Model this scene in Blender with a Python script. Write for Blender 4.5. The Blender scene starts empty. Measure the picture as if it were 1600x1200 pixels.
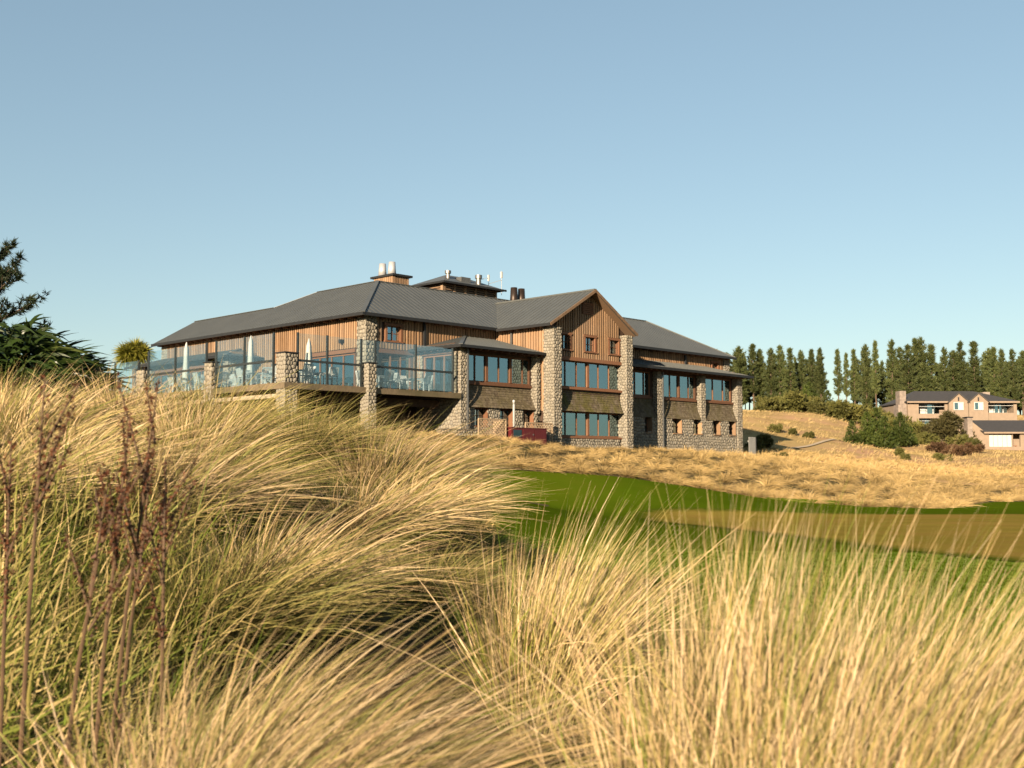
import bpy, math, random
import numpy as np
from mathutils import Vector
random.seed(7); RNG = np.random.default_rng(11)
SC = bpy.context.scene
COL = SC.collection
R = math.radians

# ------------------------------------------------------------------ camera, sky, sun, exposure
CZ = 2.0                                   # camera height above the putting green
FPX, HOR = 1760.0, 729.0                   # focal length and horizon row in 1600x1200 photo pixels
PITCH = math.atan((HOR - 600) / FPX)
cam = bpy.data.cameras.new('camera'); camo = bpy.data.objects.new('camera', cam); COL.objects.link(camo)
cam.sensor_width = 36; cam.lens = 36 * FPX / 1600
cam.clip_start = .05; cam.clip_end = 6000
camo.location = (0, 0, CZ); camo.rotation_euler = (R(90) + PITCH, 0, 0)
cam.dof.use_dof = True; cam.dof.focus_distance = 26; cam.dof.aperture_fstop = 5.0
SC.camera = camo

SUN_EL, SUN_AZ = R(15), R(205)             # azimuth clockwise from +Y
w = bpy.data.worlds.new('World'); SC.world = w; w.use_nodes = True
nt = w.node_tree; bg = nt.nodes['Background']
sky = nt.nodes.new('ShaderNodeTexSky'); sky.sky_type = 'NISHITA'; sky.sun_disc = False
sky.sun_elevation = SUN_EL; sky.sun_rotation = SUN_AZ
sky.air_density = 1.0; sky.dust_density = .35; sky.ozone_density = 1.0; sky.altitude = 0
tint = nt.nodes.new('ShaderNodeMix'); tint.data_type = 'RGBA'; tint.blend_type = 'MULTIPLY'; tint.inputs[0].default_value = 1
tint.inputs[7].default_value = (1.25, 1.41, 1.43, 1)         # soft tone curve and warm white balance, the same over the whole sky
gam = nt.nodes.new('ShaderNodeGamma'); gam.inputs[1].default_value = .65; nt.links.new(sky.outputs[0], gam.inputs[0])
nt.links.new(gam.outputs[0], tint.inputs[6]); nt.links.new(tint.outputs[2], bg.inputs[0]); bg.inputs[1].default_value = .05
sl = bpy.data.lights.new('sun', 'SUN'); sl.energy = 5.0; sl.angle = R(.6); sl.color = (1, .80, .57)
so = bpy.data.objects.new('sun', sl); COL.objects.link(so)
sd = Vector((math.sin(SUN_AZ) * math.cos(SUN_EL), math.cos(SUN_AZ) * math.cos(SUN_EL), math.sin(SUN_EL)))
so.rotation_euler = sd.to_track_quat('Z', 'Y').to_euler(); so.location = sd * 100
SC.view_settings.view_transform = 'Standard'; SC.view_settings.look = 'None'
SC.view_settings.exposure = 1.77; SC.view_settings.gamma = 1
SC.render.engine = 'CYCLES'
SC.cycles.max_bounces = 6; SC.cycles.diffuse_bounces = 2; SC.cycles.transparent_max_bounces = 16
SC.cycles.use_denoising = True

# ------------------------------------------------------------------ material helpers
ALB = .44                                  # paint and plant colours below are noted a stop too light
class NT:
    def __init__(s, name):
        s.m = bpy.data.materials.new(name); s.m.use_nodes = True
        s.t = s.m.node_tree; s.b = s.t.nodes['Principled BSDF']; s.o = s.t.nodes['Material Output']
    def n(s, typ, **kw):
        x = s.t.nodes.new('ShaderNode' + typ)
        for k, v in kw.items():
            if k in x.inputs: x.inputs[k].default_value = v
            else: setattr(x, k, v)
        return x
    def l(s, a, b): s.t.links.new(a, b)
    def coord(s, scale=(1, 1, 1), kind='Object'):
        c = s.n('TexCoord'); mp = s.n('Mapping'); mp.inputs['Scale'].default_value = scale
        s.l(c.outputs[kind], mp.inputs[0]); return mp.outputs[0]
    def noise(s, vec, scale, detail=4, rough=.55):
        x = s.n('TexNoise'); x.inputs['Scale'].default_value = scale; x.inputs['Detail'].default_value = detail
        x.inputs['Roughness'].default_value = rough
        if vec is not None: s.l(vec, x.inputs['Vector'])
        return x.outputs['Fac']
    def ramp(s, fac, stops):
        x = s.n('ValToRGB'); e = x.color_ramp.elements
        while len(e) < len(stops): e.new(.5)
        for i, (p, c) in enumerate(stops): e[i].position = p; e[i].color = (*c, 1)
        s.l(fac, x.inputs[0]); return x.outputs[0]
    def mix(s, fac, a, b, typ='MIX'):
        x = s.n('Mix', data_type='RGBA', blend_type=typ)
        if isinstance(fac, (int, float)): x.inputs[0].default_value = fac
        else: s.l(fac, x.inputs[0])
        for sock, v in ((x.inputs[6], a), (x.inputs[7], b)):
            if isinstance(v, tuple): sock.default_value = (*v, 1)
            else: s.l(v, sock)
        return x.outputs[2]
    def math(s, op, a, b=0.):
        x = s.n('Math', operation=op)
        for i, v in enumerate((a, b)):
            if isinstance(v, (int, float)): x.inputs[i].default_value = v
            else: s.l(v, x.inputs[i])
        return x.outputs[0]
    def bump(s, h, strength=.3, dist=.02):
        x = s.n('Bump'); x.inputs['Strength'].default_value = strength; x.inputs['Distance'].default_value = dist
        s.l(h, x.inputs['Height']); s.l(x.outputs[0], s.b.inputs['Normal'])
    def col(s, c):
        if isinstance(c, tuple): s.b.inputs['Base Color'].default_value = (*[x * ALB for x in c], 1)
        else: s.l(s.mix(1., c, (ALB, ALB, ALB), 'MULTIPLY'), s.b.inputs['Base Color'])
    def rough(s, r, metal=0., spec=.5):
        s.b.inputs['Roughness'].default_value = r; s.b.inputs['Metallic'].default_value = metal
        s.b.inputs['Specular IOR Level'].default_value = spec
    def island(s): return s.n('NewGeometry').outputs['Random Per Island']
    def objrand(s): return s.n('ObjectInfo').outputs['Random']

def simple(name, c, var=.25, scale=6., rough=.7, metal=0., stretch=(1, 1, 1), bump=.15, spec=.4):
    q = NT(name); v = q.coord(stretch); f = q.noise(v, scale, 5)
    lo = tuple(x * (1 - var) for x in c); hi = tuple(min(1, x * (1 + var)) for x in c)
    q.col(q.ramp(f, [(.3, lo), (.7, hi)])); q.rough(rough, metal, spec)
    if bump: q.bump(q.noise(v, scale * 5, 3), bump, .01)
    return q.m

def timber(name, a, b, grey, greyamt=.35, stretch=(8, 8, .5)):
    q = NT(name); v = q.coord(stretch)
    g = q.noise(v, 5, 6, .6); c = q.ramp(g, [(.25, a), (.75, b)])
    lv = q.coord((.35, .35, .5)); wz = q.noise(lv, 1.2, 4)
    c = q.mix(q.math('MULTIPLY', q.ramp(wz, [(.4, (0, 0, 0)), (.75, (1, 1, 1))]), greyamt), c, grey)
    r = q.math('ADD', q.math('MULTIPLY', q.objrand(), .55), .72)
    x = q.n('Mix', data_type='RGBA', blend_type='MULTIPLY'); x.inputs[0].default_value = 1
    q.l(c, x.inputs[6]); cr = q.n('CombineColor')
    for i in range(3): q.l(r, cr.inputs[i])
    q.l(cr.outputs[0], x.inputs[7])
    q.col(x.outputs[2]); q.rough(.75, 0, .3); q.bump(g, .3, .01)
    return q.m

M = {}
M['cedar'] = timber('cedar boards', (.33, .185, .092), (.53, .325, .175), (.40, .30, .22), .5)
M['trim'] = timber('red brown timber', (.20, .085, .042), (.33, .155, .078), (.3, .18, .11), .25)
M['barge'] = simple('brown barge timber', (.27, .165, .09), .25, 5)
M['deckwood'] = timber('weathered deck timber', (.17, .125, .075), (.32, .245, .15), (.07, .075, .02), .9, (3, 3, 1))
M['palebeam'] = simple('pale timber beam', (.55, .46, .34), .2, 5)
M['dark'] = simple('dark fascia', (.022, .023, .024), .2, 5, .55)
M['steel'] = simple('grey steel posts', (.10, .115, .115), .15, 8, .4, .6)
M['soffit'] = simple('stained soffit timber', (.09, .05, .03), .3, 5)
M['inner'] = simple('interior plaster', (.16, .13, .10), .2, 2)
M['white'] = simple('white paint', (.74, .74, .71), .06, 4, .45, 0, (1, 1, 1), .05)
M['canvas'] = simple('white canvas', (.78, .75, .68), .06, 7, .85)
M['curtain'] = simple('pale curtain', (.75, .74, .72), .08, 6, .9)
M['silver'] = simple('silver flue metal', (.75, .75, .76), .06, 3, .4, .35, (1, 1, .2), .05)
M['rustflue'] = simple('dark brown flue metal', (.075, .05, .037), .4, 5, .45, .5, (1, 1, .3))
M['maroon'] = simple('maroon steel', (.16, .02, .022), .12, 5, .4, .1, (1, 1, 1), .05)
M['lattice'] = simple('pale lattice timber', (.55, .40, .25), .15, 8)
M['galv'] = simple('galvanised metal', (.24, .24, .23), .2, 6, .45, .5)
M['greyslat'] = simple('grey painted slats', (.42, .42, .40), .1, 5, .6)
M['metalpanel'] = simple('dark glass panel', (.03, .07, .09), .2, 4, .15)

def m_stone():
    q = NT('river stone'); i = q.island()
    c = q.ramp(i, [(0, (.27, .235, .18)), (.25, (.42, .37, .28)), (.5, (.36, .325, .26)), (.75, (.50, .44, .34)), (1, (.31, .29, .245))])
    f = q.noise(q.coord(), 9, 5); c = q.mix(q.ramp(f, [(.35, (0, 0, 0)), (.7, (.35, .35, .35))]), c, (.24, .22, .17))
    q.col(c); q.rough(.85, 0, .25); q.bump(q.noise(q.coord(), 40, 3), .35, .01); return q.m
M['stone'] = m_stone()
M['mortar'] = simple('mortar', (.17, .148, .115), .3, 10, .95)

def m_shingle(name, moss):
    q = NT(name); i = q.island()
    c = q.ramp(i, [(0, (.15, .115, .072)), (.5, (.20, .158, .105)), (1, (.27, .22, .155))])
    v = q.coord((1.2, 1.2, .8)); f = q.noise(v, 1.1, 5, .65)
    c = q.mix(q.ramp(f, [(.40, (0, 0, 0)), (.62, (moss, moss, moss))]), c, (.155, .14, .032))
    f2 = q.noise(q.coord((3, 3, .6)), 1.7, 4); c = q.mix(q.ramp(f2, [(.56, (0, 0, 0)), (.72, (.6, .6, .6))]), c, (.055, .045, .03))
    q.col(c); q.rough(.9, 0, .2); q.bump(q.noise(q.coord((10, 10, 1)), 6, 4), .3, .01); return q.m
M['shingle'] = m_shingle('cedar shingles', .35); M['mossyshingle'] = m_shingle('mossy cedar shingles', .95)

def m_roof():
    q = NT('grey metal roofing'); f = q.noise(q.coord(), .9, 5, .6)
    c = q.ramp(f, [(.3, (.125, .132, .126)), (.7, (.152, .160, .152))])
    s = q.noise(q.coord((1.1, 1.1, 1.1)), 4.5, 2); c = q.mix(q.ramp(s, [(.60, (0, 0, 0)), (.72, (.35, .35, .35))]), c, (.225, .23, .21))
    q.col(c); q.rough(.5, .1, .45); return q.m
M['roof'] = m_roof()
M['housewall'] = simple('taupe render', (.40, .30, .215), .1, 2, .85)
M['houseroof'] = simple('brown grey roof tiles', (.085, .075, .068), .2, 3, .7)
M['housestone'] = simple('house chimney stone', (.36, .29, .24), .3, 2.5, .9)

def m_glass(name, refl, tint, rough=.02, gcol=(.8, .93, .95)):
    q = NT(name); q.t.nodes.remove(q.b)
    tr = q.n('BsdfTransparent'); tr.inputs[0].default_value = (*tint, 1)
    gl = q.n('BsdfGlossy'); gl.inputs['Roughness'].default_value = rough; gl.inputs[0].default_value = (*gcol, 1)
    lw = q.n('LayerWeight'); lw.inputs['Blend'].default_value = .35
    f = q.math('ADD', q.math('MULTIPLY', lw.outputs['Fresnel'], .6 if refl > .1 else .3), refl)
    mx = q.n('MixShader'); q.l(f, mx.inputs[0]); q.l(tr.outputs[0], mx.inputs[1]); q.l(gl.outputs[0], mx.inputs[2])
    q.l(mx.outputs[0], q.o.inputs[0]); return q.m
M['glass'] = m_glass('window glass', .34, (.45, .52, .52), .015, (.52, .74, .84))
M['balglass'] = m_glass('balustrade glass', .03, (.90, .955, .965), .02, (.9, .97, 1))

def blades(name, stops, straw, trans=.3, basegreen=None, rough=.6, alb=.44):
    """colour by 'blade' attribute: r = position along the blade, g = random per blade"""
    q = NT(name); a = q.n('Attribute', attribute_name='blade'); sep = q.n('SeparateColor'); q.l(a.outputs['Color'], sep.inputs[0])
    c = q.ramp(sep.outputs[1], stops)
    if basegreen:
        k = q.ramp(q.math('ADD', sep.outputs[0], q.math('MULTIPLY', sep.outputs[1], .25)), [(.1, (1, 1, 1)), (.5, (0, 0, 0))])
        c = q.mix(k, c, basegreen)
    # broad patches of drier and greener growth, plus one shift per plant
    nf = q.noise(q.coord((1, 1, 1)), 1.6, 3); c = q.mix(q.ramp(nf, [(.42, (0, 0, 0)), (.68, (.45, .45, .45))]), c, straw)
    h = q.n('HueSaturation'); q.l(c, h.inputs['Color'])
    q.l(q.math('ADD', q.math('MULTIPLY', q.objrand(), .5), .72), h.inputs['Value'])
    hc = q.mix(1., h.outputs[0], (alb, alb, alb), 'MULTIPLY'); q.l(hc, q.b.inputs['Base Color']); q.rough(rough, 0, .2)
    t = q.n('BsdfTranslucent'); q.l(hc, t.inputs[0])
    mx = q.n('MixShader'); mx.inputs[0].default_value = trans
    q.l(q.b.outputs[0], mx.inputs[1]); q.l(t.outputs[0], mx.inputs[2]); q.l(mx.outputs[0], q.o.inputs[0]); return q.m
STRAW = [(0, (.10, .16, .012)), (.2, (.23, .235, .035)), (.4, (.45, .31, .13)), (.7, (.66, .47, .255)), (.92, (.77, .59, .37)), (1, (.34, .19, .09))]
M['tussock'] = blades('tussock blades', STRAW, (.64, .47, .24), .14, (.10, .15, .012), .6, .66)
M['tussockgreen'] = blades('green tussock blades', [(0, (.13, .155, .03)), (.4, (.27, .25, .06)), (.75, (.44, .34, .12)), (1, (.5, .37, .16))], (.42, .34, .13), .14, (.07, .11, .014), .6, .62)
M['banktussock'] = blades('bank tussock blades', [(0, (.36, .25, .075)), (.5, (.60, .41, .16)), (1, (.70, .51, .235))], (.62, .45, .215), .15, (.15, .13, .028), .6, .57)
M['drygrass'] = blades('dry ground grass', [(0, (.06, .12, .008)), (.45, (.13, .18, .018)), (.75, (.32, .26, .08)), (1, (.55, .40, .19))], (.20, .21, .04), .25, None, .6, .6)
M['hillgrass'] = blades('hill grass', [(0, (.30, .23, .07)), (.5, (.56, .40, .17)), (1, (.70, .51, .25))], (.60, .43, .2), .2, None, .6, .6)
M['lawnblade'] = blades('lawn blades', [(0, (.06, .10, .006)), (.6, (.095, .15, .012)), (1, (.15, .19, .025))], (.10, .15, .012), .3, None, .6, .8)
M['needles'] = blades('pine needles', [(0, (.055, .085, .028)), (.5, (.12, .155, .05)), (1, (.24, .255, .08))], (.16, .185, .055), .2)
M['needlesdark'] = blades('dark pine needles', [(0, (.02, .038, .016)), (.5, (.04, .068, .024)), (1, (.08, .105, .03))], (.05, .075, .025), .2)
M['conifer'] = blades('young conifer needles', [(0, (.045, .075, .014)), (.5, (.085, .125, .022)), (1, (.17, .20, .035))], (.10, .13, .025), .2)
M['shrub'] = blades('hill shrub leaves', [(0, (.10, .11, .03)), (.5, (.19, .19, .05)), (1, (.30, .27, .07))], (.22, .20, .05), .25)
M['brownshrub'] = blades('brown shrub leaves', [(0, (.09, .05, .025)), (.5, (.17, .095, .045)), (1, (.24, .14, .07))], (.18, .10, .05), .2)
M['olivebush'] = blades('olive bush leaves', [(0, (.05, .055, .02)), (.5, (.11, .10, .035)), (1, (.20, .16, .06))], (.13, .115, .04), .2)
M['flax'] = blades('flax leaves', [(0, (.022, .045, .012)), (.55, (.05, .09, .02)), (1, (.14, .16, .035))], (.06, .09, .02), .2, None, .35)
M['palm'] = blades('cabbage tree leaves', [(0, (.14, .16, .02)), (.5, (.32, .31, .04)), (1, (.55, .48, .09))], (.36, .34, .05), .25, None, .4)
M['dock'] = blades('dock seed heads', [(0, (.07, .022, .012)), (.5, (.15, .05, .022)), (1, (.26, .10, .045))], (.14, .05, .025), .15)
M['stalk'] = simple('dry stalk', (.15, .085, .04), .3, 12, .8)
M['bark'] = simple('pine bark', (.17, .115, .075), .35, 4, .95, 0, (1, 1, .3))

def m_soil():
    q = NT('dry grass ground'); v = q.coord()
    a = q.noise(v, .35, 6, .6); b = q.noise(v, 9, 5, .7)
    c = q.ramp(b, [(.25, (.045, .038, .014)), (.5, (.12, .09, .035)), (.75, (.24, .17, .075))])
    c = q.mix(q.ramp(a, [(.45, (0, 0, 0)), (.7, (.6, .6, .6))]), c, (.09, .095, .022))
    q.col(c); q.rough(.95, 0, .1); q.bump(b, .8, .08); return q.m
M['soil'] = m_soil()
def m_lawn(name, lo, hi, sc, fringe=None):
    q = NT(name); v = q.coord(); b = q.noise(v, sc, 6, .75); a = q.noise(q.coord((.25, 1, 1)), .5, 4); d = q.noise(v, .16, 5, .65)
    c = q.ramp(b, [(.25, lo), (.75, hi)])
    c = q.mix(q.ramp(a, [(.35, (0, 0, 0)), (.7, (.5, .5, .5))]), c, tuple(x * 1.2 for x in hi))
    c = q.mix(q.ramp(d, [(.45, (0, 0, 0)), (.7, (.55, .55, .55))]), c, (hi[0] * 1.35, hi[1] * .95, hi[2] * 1.6))      # drier patches
    wv = q.n('TexWave'); wv.bands_direction = 'DIAGONAL'; wv.inputs['Scale'].default_value = .22; wv.inputs['Distortion'].default_value = 1.2; q.l(v, wv.inputs[0])
    c = q.mix(q.math('MULTIPLY', wv.outputs['Fac'], .22), c, tuple(x * 1.5 for x in lo))                                 # mowing passes
    if fringe:
        e = q.n('Attribute', attribute_name='blade'); se = q.n('SeparateColor'); q.l(e.outputs['Color'], se.inputs[0])
        k = q.ramp(q.math('ADD', se.outputs[0], q.math('MULTIPLY', q.math('SUBTRACT', q.noise(v, 2.2, 4), .5), .8)), [(.1, (1, 1, 1)), (.75, (0, 0, 0))])
        c = q.mix(k, c, fringe)
    q.col(c); q.rough(1., 0, .0); q.bump(b, .5, .02); return q.m
M['lawn'] = m_lawn('mown lawn', (.068, .118, .004), (.115, .178, .009), 30)
M['green'] = m_lawn('putting green turf', (.28, .22, .04), (.37, .285, .056), 14, (.10, .14, .012))
M['hillturf'] = m_lawn('dry hill turf', (.44, .31, .125), (.74, .53, .245), 2.2)
M['path'] = simple('gravel path', (.75, .58, .38), .15, 4, .95)

# ------------------------------------------------------------------ mesh helpers
class MB:
    def __init__(s): s.v = []; s.f = []
    def add(s, verts, faces):
        n = len(s.v); s.v += [tuple(p) for p in verts]; s.f += [tuple(i + n for i in f) for f in faces]; return s
    def box(s, x0, x1, y0, y1, z0, z1):
        return s.add([(x0, y0, z0), (x1, y0, z0), (x1, y1, z0), (x0, y1, z0), (x0, y0, z1), (x1, y0, z1), (x1, y1, z1), (x0, y1, z1)],
                     [(0, 3, 2, 1), (4, 5, 6, 7), (0, 1, 5, 4), (1, 2, 6, 5), (2, 3, 7, 6), (3, 0, 4, 7)])
    def bar(s, a, b, w, h=None):
        h = h or w; a = Vector(a); b = Vector(b); d = (b - a).normalized()
        up = Vector((0, 0, 1)) if abs(d.z) < .95 else Vector((0, 1, 0))
        sx = d.cross(up).normalized() * w / 2; sy = sx.cross(d).normalized() * h / 2
        P = [p + i * sx + j * sy for p in (a, b) for i, j in ((-1, -1), (1, -1), (1, 1), (-1, 1))]
        return s.add(P, [(0, 1, 2, 3), (7, 6, 5, 4), (0, 4, 5, 1), (1, 5, 6, 2), (2, 6, 7, 3), (3, 7, 4, 0)])
    def tube(s, pts, rad, n=8):
        pts = [Vector(p) for p in pts]; rings = []
        for i, p in enumerate(pts):
            d = (pts[min(i + 1, len(pts) - 1)] - pts[max(i - 1, 0)]).normalized()
            ax = d.cross(Vector((0, 0, 1)) if abs(d.z) < .9 else Vector((1, 0, 0))).normalized(); ay = d.cross(ax)
            r = rad[i] if isinstance(rad, (list, tuple)) else rad
            rings.append([p + r * (math.cos(k / n * math.tau) * ax + math.sin(k / n * math.tau) * ay) for k in range(n)])
        F = []
        for i in range(len(pts) - 1):
            for k in range(n): F.append((i * n + k, i * n + (k + 1) % n, (i + 1) * n + (k + 1) % n, (i + 1) * n + k))
        F.append(tuple(range(n))[::-1]); F.append(tuple(range((len(pts) - 1) * n, len(pts) * n)))
        return s.add([p for r_ in rings for p in r_], F)
    def slab(s, poly, th):
        """closed slab below a polygon of 3-D points"""
        n = len(poly); lo = [(p[0], p[1], p[2] - th) for p in poly]
        return s.add(list(poly) + lo, [tuple(range(n)), tuple(range(2 * n - 1, n - 1, -1))] + [(i, i + n, (i + 1) % n + n, (i + 1) % n) for i in range(n)])
    def build(s, name, mat, parent=None, dz=0., smooth=False):
        me = bpy.data.meshes.new(name); me.from_pydata([(a, b, c - dz) for a, b, c in s.v] if dz else s.v, [], s.f)
        if smooth: me.polygons.foreach_set('use_smooth', [True] * len(me.polygons))
        me.materials.append(M[mat] if isinstance(mat, str) else mat)
        return link(name, me, parent)
def link(name, me, parent=None):
    o = bpy.data.objects.new(name, me); COL.objects.link(o)
    if parent: o.parent = parent
    return o
def tag(o, label, cat, group=None):
    o['label'] = label; o['category'] = cat
    if group: o['group'] = group
    return o
def empty(name, loc=(0, 0, 0), rz=0.):
    o = bpy.data.objects.new(name, None); COL.objects.link(o); o.location = loc; o.rotation_euler = (0, 0, rz); o.empty_display_size = .3; return o
def structure(o): o['kind'] = 'structure'; return o
def stuff(o): o['kind'] = 'stuff'; return o
def copy_tree(o, parent=None):
    c = o.copy(); COL.objects.link(c)
    if parent: c.parent = parent
    for ch in o.children: copy_tree(ch, c)
    return c
def np_mesh(name, V, F, mat, attr=None, smooth=False):
    """V (n,3), F (m,k) all faces of one size"""
    me = bpy.data.meshes.new(name); m, k = F.shape
    me.vertices.add(len(V)); me.vertices.foreach_set('co', V.astype(np.float32).ravel())
    me.loops.add(m * k); me.loops.foreach_set('vertex_index', F.astype(np.int32).ravel())
    me.polygons.add(m); me.polygons.foreach_set('loop_start', np.arange(0, m * k, k, dtype=np.int32)); me.polygons.foreach_set('loop_total', np.full(m, k, np.int32))
    if smooth: me.polygons.foreach_set('use_smooth', np.ones(m, bool))
    me.update(calc_edges=True)
    if attr is not None:
        a = me.color_attributes.new('blade', 'FLOAT_COLOR', 'POINT'); a.data.foreach_set('color', attr.astype(np.float32).ravel())
    me.materials.append(M[mat]); return me

# ------------------------------------------------------------------ lodge frame: u runs along the front, v along the left side
ANG = R(44.5)
UX = np.array([math.sin(ANG), math.cos(ANG)]); VX = np.array([-math.cos(ANG), math.sin(ANG)])
P0 = np.array([-10.247, 50.66]); BROT = math.pi / 2 - ANG; BZ = 1.0
def uv2w(u, v): p = P0 + u * UX + v * VX; return float(p[0]), float(p[1])
def px2x(px, D): return (px - 800) / 1765. * D

# ------------------------------------------------------------------ terrain (heights relative to the camera, smooth through surveyed points)
ctl = []
def C_(x, y, z): ctl.append((x, y, z))
for p in [(0, 0, -1.4), (0, 3, -1.3), (1, 3, -1.25), (-1, 3, -1.0), (-2.5, 3.5, -.9), (2.5, 3.5, -1.35), (-3.2, 9, .0), (-4.5, 9, .2), (-1.3, 11, .0), (-2.8, 11.5, .2),
          (.2, 6, -1.02), (3, 6, -1.45), (3, 10, -1.75), (6, 15, -1.97), (1, 11, -1.5), (10, 20, -2), (2, 16, -1.85), (-1.3, 6, -.9), (-2, 6, -.7), (-.5, 4.9, -1.6), (-.45, 6.0, -1.6), (-.2, 8.5, -1.15), (-.9, 8.5, -.78), (-.75, 11.5, -.5),
          (0, 24, -1.7), (-6, 30, .2), (-9, 20, .4), (-6, 14, .2), (-5, 42, .9), (-1, 36, -1.0), (8, 25, -2), (16, 25, -2), (24, 30, -2), (8, 36, -2), (16, 40, -2), (25, 45, -2), (8, 45, -2), (14, 47, -2), (20, 48, -2), (4, 40, -1.9),
          (-.5, 50, -.1), (-3, 49.5, .4), (4.7, 52, -.45), (12, 54, -1.5), (15.9, 53, -1.9), (20.9, 52.5, -2), (27, 56, -2), (30, 62, -1.9), (0, 45, -1.4), (3, 46, -1.6),
          (-14, 14, .2), (-14, 40, 1.6), (-20, 60, 2.6), (-40, 60, 3), (-20, 90, 4), (0, -20, -2), (-20, -20, -1), (20, -20, -2.4), (50, 0, -2.4), (-50, 0, .5), (40, 30, -2.2), (60, 60, -1.5)]: C_(*p)
for u, v, z in [(0, 0, 1.7), (0, -2.5, 1.3), (5.2, -.5, 1.75), (10.8, -.8, 1.62), (17, -2, 1.0), (24, -1.8, 1.0), (28.5, -.4, .98), (38.5, -.4, .62), (42, 4, 1.0), (20, 8, 1.3), (7, 12, 2.0), (0, 15, 2.2), (-3, 9, 2.1), (35, 12, 1.6), (14, -3, 1.05), (33, -2, .7), (38, -3, .4)]:
    x, y = uv2w(u, v); C_(x, y, z)
for px, py, D in [(1500, 745, 74), (1300, 722, 84), (1250, 692, 100), (1200, 655, 112), (1330, 706, 116), (1440, 697, 146), (1560, 704, 134), (1280, 648, 150), (1180, 645, 150), (1400, 655, 190), (1380, 700, 120),
                  (1180, 642, 228), (1300, 645, 228), (1450, 648, 228), (1600, 650, 228), (1750, 650, 228), (1600, 715, 110), (1750, 700, 140), (1000, 640, 228), (700, 620, 228), (1450, 730, 90), (1600, 745, 76), (1480, 715, 108)]:
    C_(px2x(px, D), D, (HOR - py) * D / 1765)
ctl = np.array(ctl)
def _phi(d2): return np.sqrt(d2 + 2.2)
_A = _phi(((ctl[:, None, :2] - ctl[None, :, :2]) ** 2).sum(-1))
_A[np.arange(len(ctl)), np.arange(len(ctl))] -= .12
_W = np.linalg.solve(_A, ctl[:, 2] + 1.0)
def zt(x, y):
    """ground height in world z"""
    x = np.asarray(x, float); y = np.asarray(y, float); out = np.zeros(x.shape)
    for (cx, cy, _), wt in zip(ctl, _W): out += wt * np.sqrt((x - cx) ** 2 + (y - cy) ** 2 + 2.2)
    out -= 1.0
    r = np.hypot(x, y); k = np.clip((r - 240) / 200, 0, 1); k = k * k * (3 - 2 * k)
    return out * (1 - k) + 9 * k + CZ

rr = np.concatenate([[0.], np.geomspace(.6, 330, 190), np.geomspace(360, 4500, 24)])
nth = 360; th = np.arange(nth) / nth * math.tau
gx = np.outer(rr[1:], np.sin(th)).ravel(); gy = np.outer(rr[1:], np.cos(th)).ravel()
gx = np.concatenate([[0.], gx]); gy = np.concatenate([[0.], gy]); gz = zt(gx, gy)
fq = []
for i in range(len(rr) - 2):
    a = 1 + i * nth + np.arange(nth); b = 1 + i * nth + (np.arange(nth) + 1) % nth
    fq.append(np.stack([a, a + nth, b + nth, b], 1))
fq = np.concatenate(fq); cen = np.stack([np.zeros(nth, int), 1 + np.arange(nth), 1 + (np.arange(nth) + 1) % nth, np.zeros(nth, int)], 1)[:, :3]
me = np_mesh('ground', np.stack([gx, gy, gz], 1), fq, 'soil', None, True)
structure(link('ground', me))
structure(MB().add([(0, 0, zt(0, 0).item()), *[(gx[1 + k], gy[1 + k], gz[1 + k]) for k in range(0, nth, 12)]], [(0, k + 1, (k + 1) % 30 + 1) for k in range(30)]).build('ground', 'soil'))

def inside(poly, x, y):
    x = np.asarray(x); y = np.asarray(y); c = np.zeros(x.shape, bool); n = len(poly)
    for i in range(n):
        (x0, y0), (x1, y1) = poly[i], poly[(i + 1) % n]
        if y0 == y1: continue
        c ^= ((y0 > y) != (y1 > y)) & (x < (x1 - x0) * (y - y0) / (y1 - y0) + x0)
    return c
def smooth_poly(P, it=2):
    for _ in range(it):
        Q = []
        for i in range(len(P)):
            a = np.array(P[i]); b = np.array(P[(i + 1) % len(P)]); Q += [tuple(.75 * a + .25 * b), tuple(.25 * a + .75 * b)]
        P = Q
    return P
def sheet(name, poly, step, off, mat):
    """ground-following sheet: polygon cut by a fine grid in rows of y"""
    ys = np.arange(min(p[1] for p in poly), max(p[1] for p in poly), step); V = []; F = []
    prev = None
    for y in ys:
        xs = []
        for i in range(len(poly)):
            (x0, y0), (x1, y1) = poly[i], poly[(i + 1) % len(poly)]
            if (y0 > y) != (y1 > y): xs.append(x0 + (y - y0) * (x1 - x0) / (y1 - y0))
        if len(xs) < 2: continue
        n = 48; row = np.linspace(min(xs), max(xs), n); s = len(V)
        V += list(zip(row, [y] * n))
        if prev is not None: F += [(prev + k, prev + k + 1, s + k + 1, s + k) for k in range(n - 1)]
        prev = s
    V = np.array(V); z = zt(V[:, 0], V[:, 1]) + off; dist = np.full(len(V), 1e9)
    for i in range(len(poly)):
        A_ = np.array(poly[i]); B_ = np.array(poly[(i + 1) % len(poly)]); t = np.clip(((V - A_) @ (B_ - A_)) / ((B_ - A_) @ (B_ - A_) + 1e-9), 0, 1); dist = np.minimum(dist, np.linalg.norm(V - A_ - t[:, None] * (B_ - A_), axis=1))
    at_ = np.zeros((len(V), 4)); at_[:, 0] = np.clip(dist / 1.6, 0, 1); at_[:, 3] = 1
    return structure(link(name, np_mesh(name, np.column_stack([V, z]), np.array(F), mat, at_, True)))
def P_(px, D): return (px2x(px, D), D)
LAWN = smooth_poly([P_(660, 44), P_(700, 48), P_(780, 50), P_(960, 52), P_(1190, 54), P_(1340, 53), P_(1500, 52.5), P_(1535, 58), P_(1700, 62), P_(1900, 50), P_(1900, 14), P_(1500, 9.5), P_(1200, 9), P_(1020, 10), P_(880, 15), P_(760, 25)])
sheet('lawn', LAWN, .35, .03, 'lawn')
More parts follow.
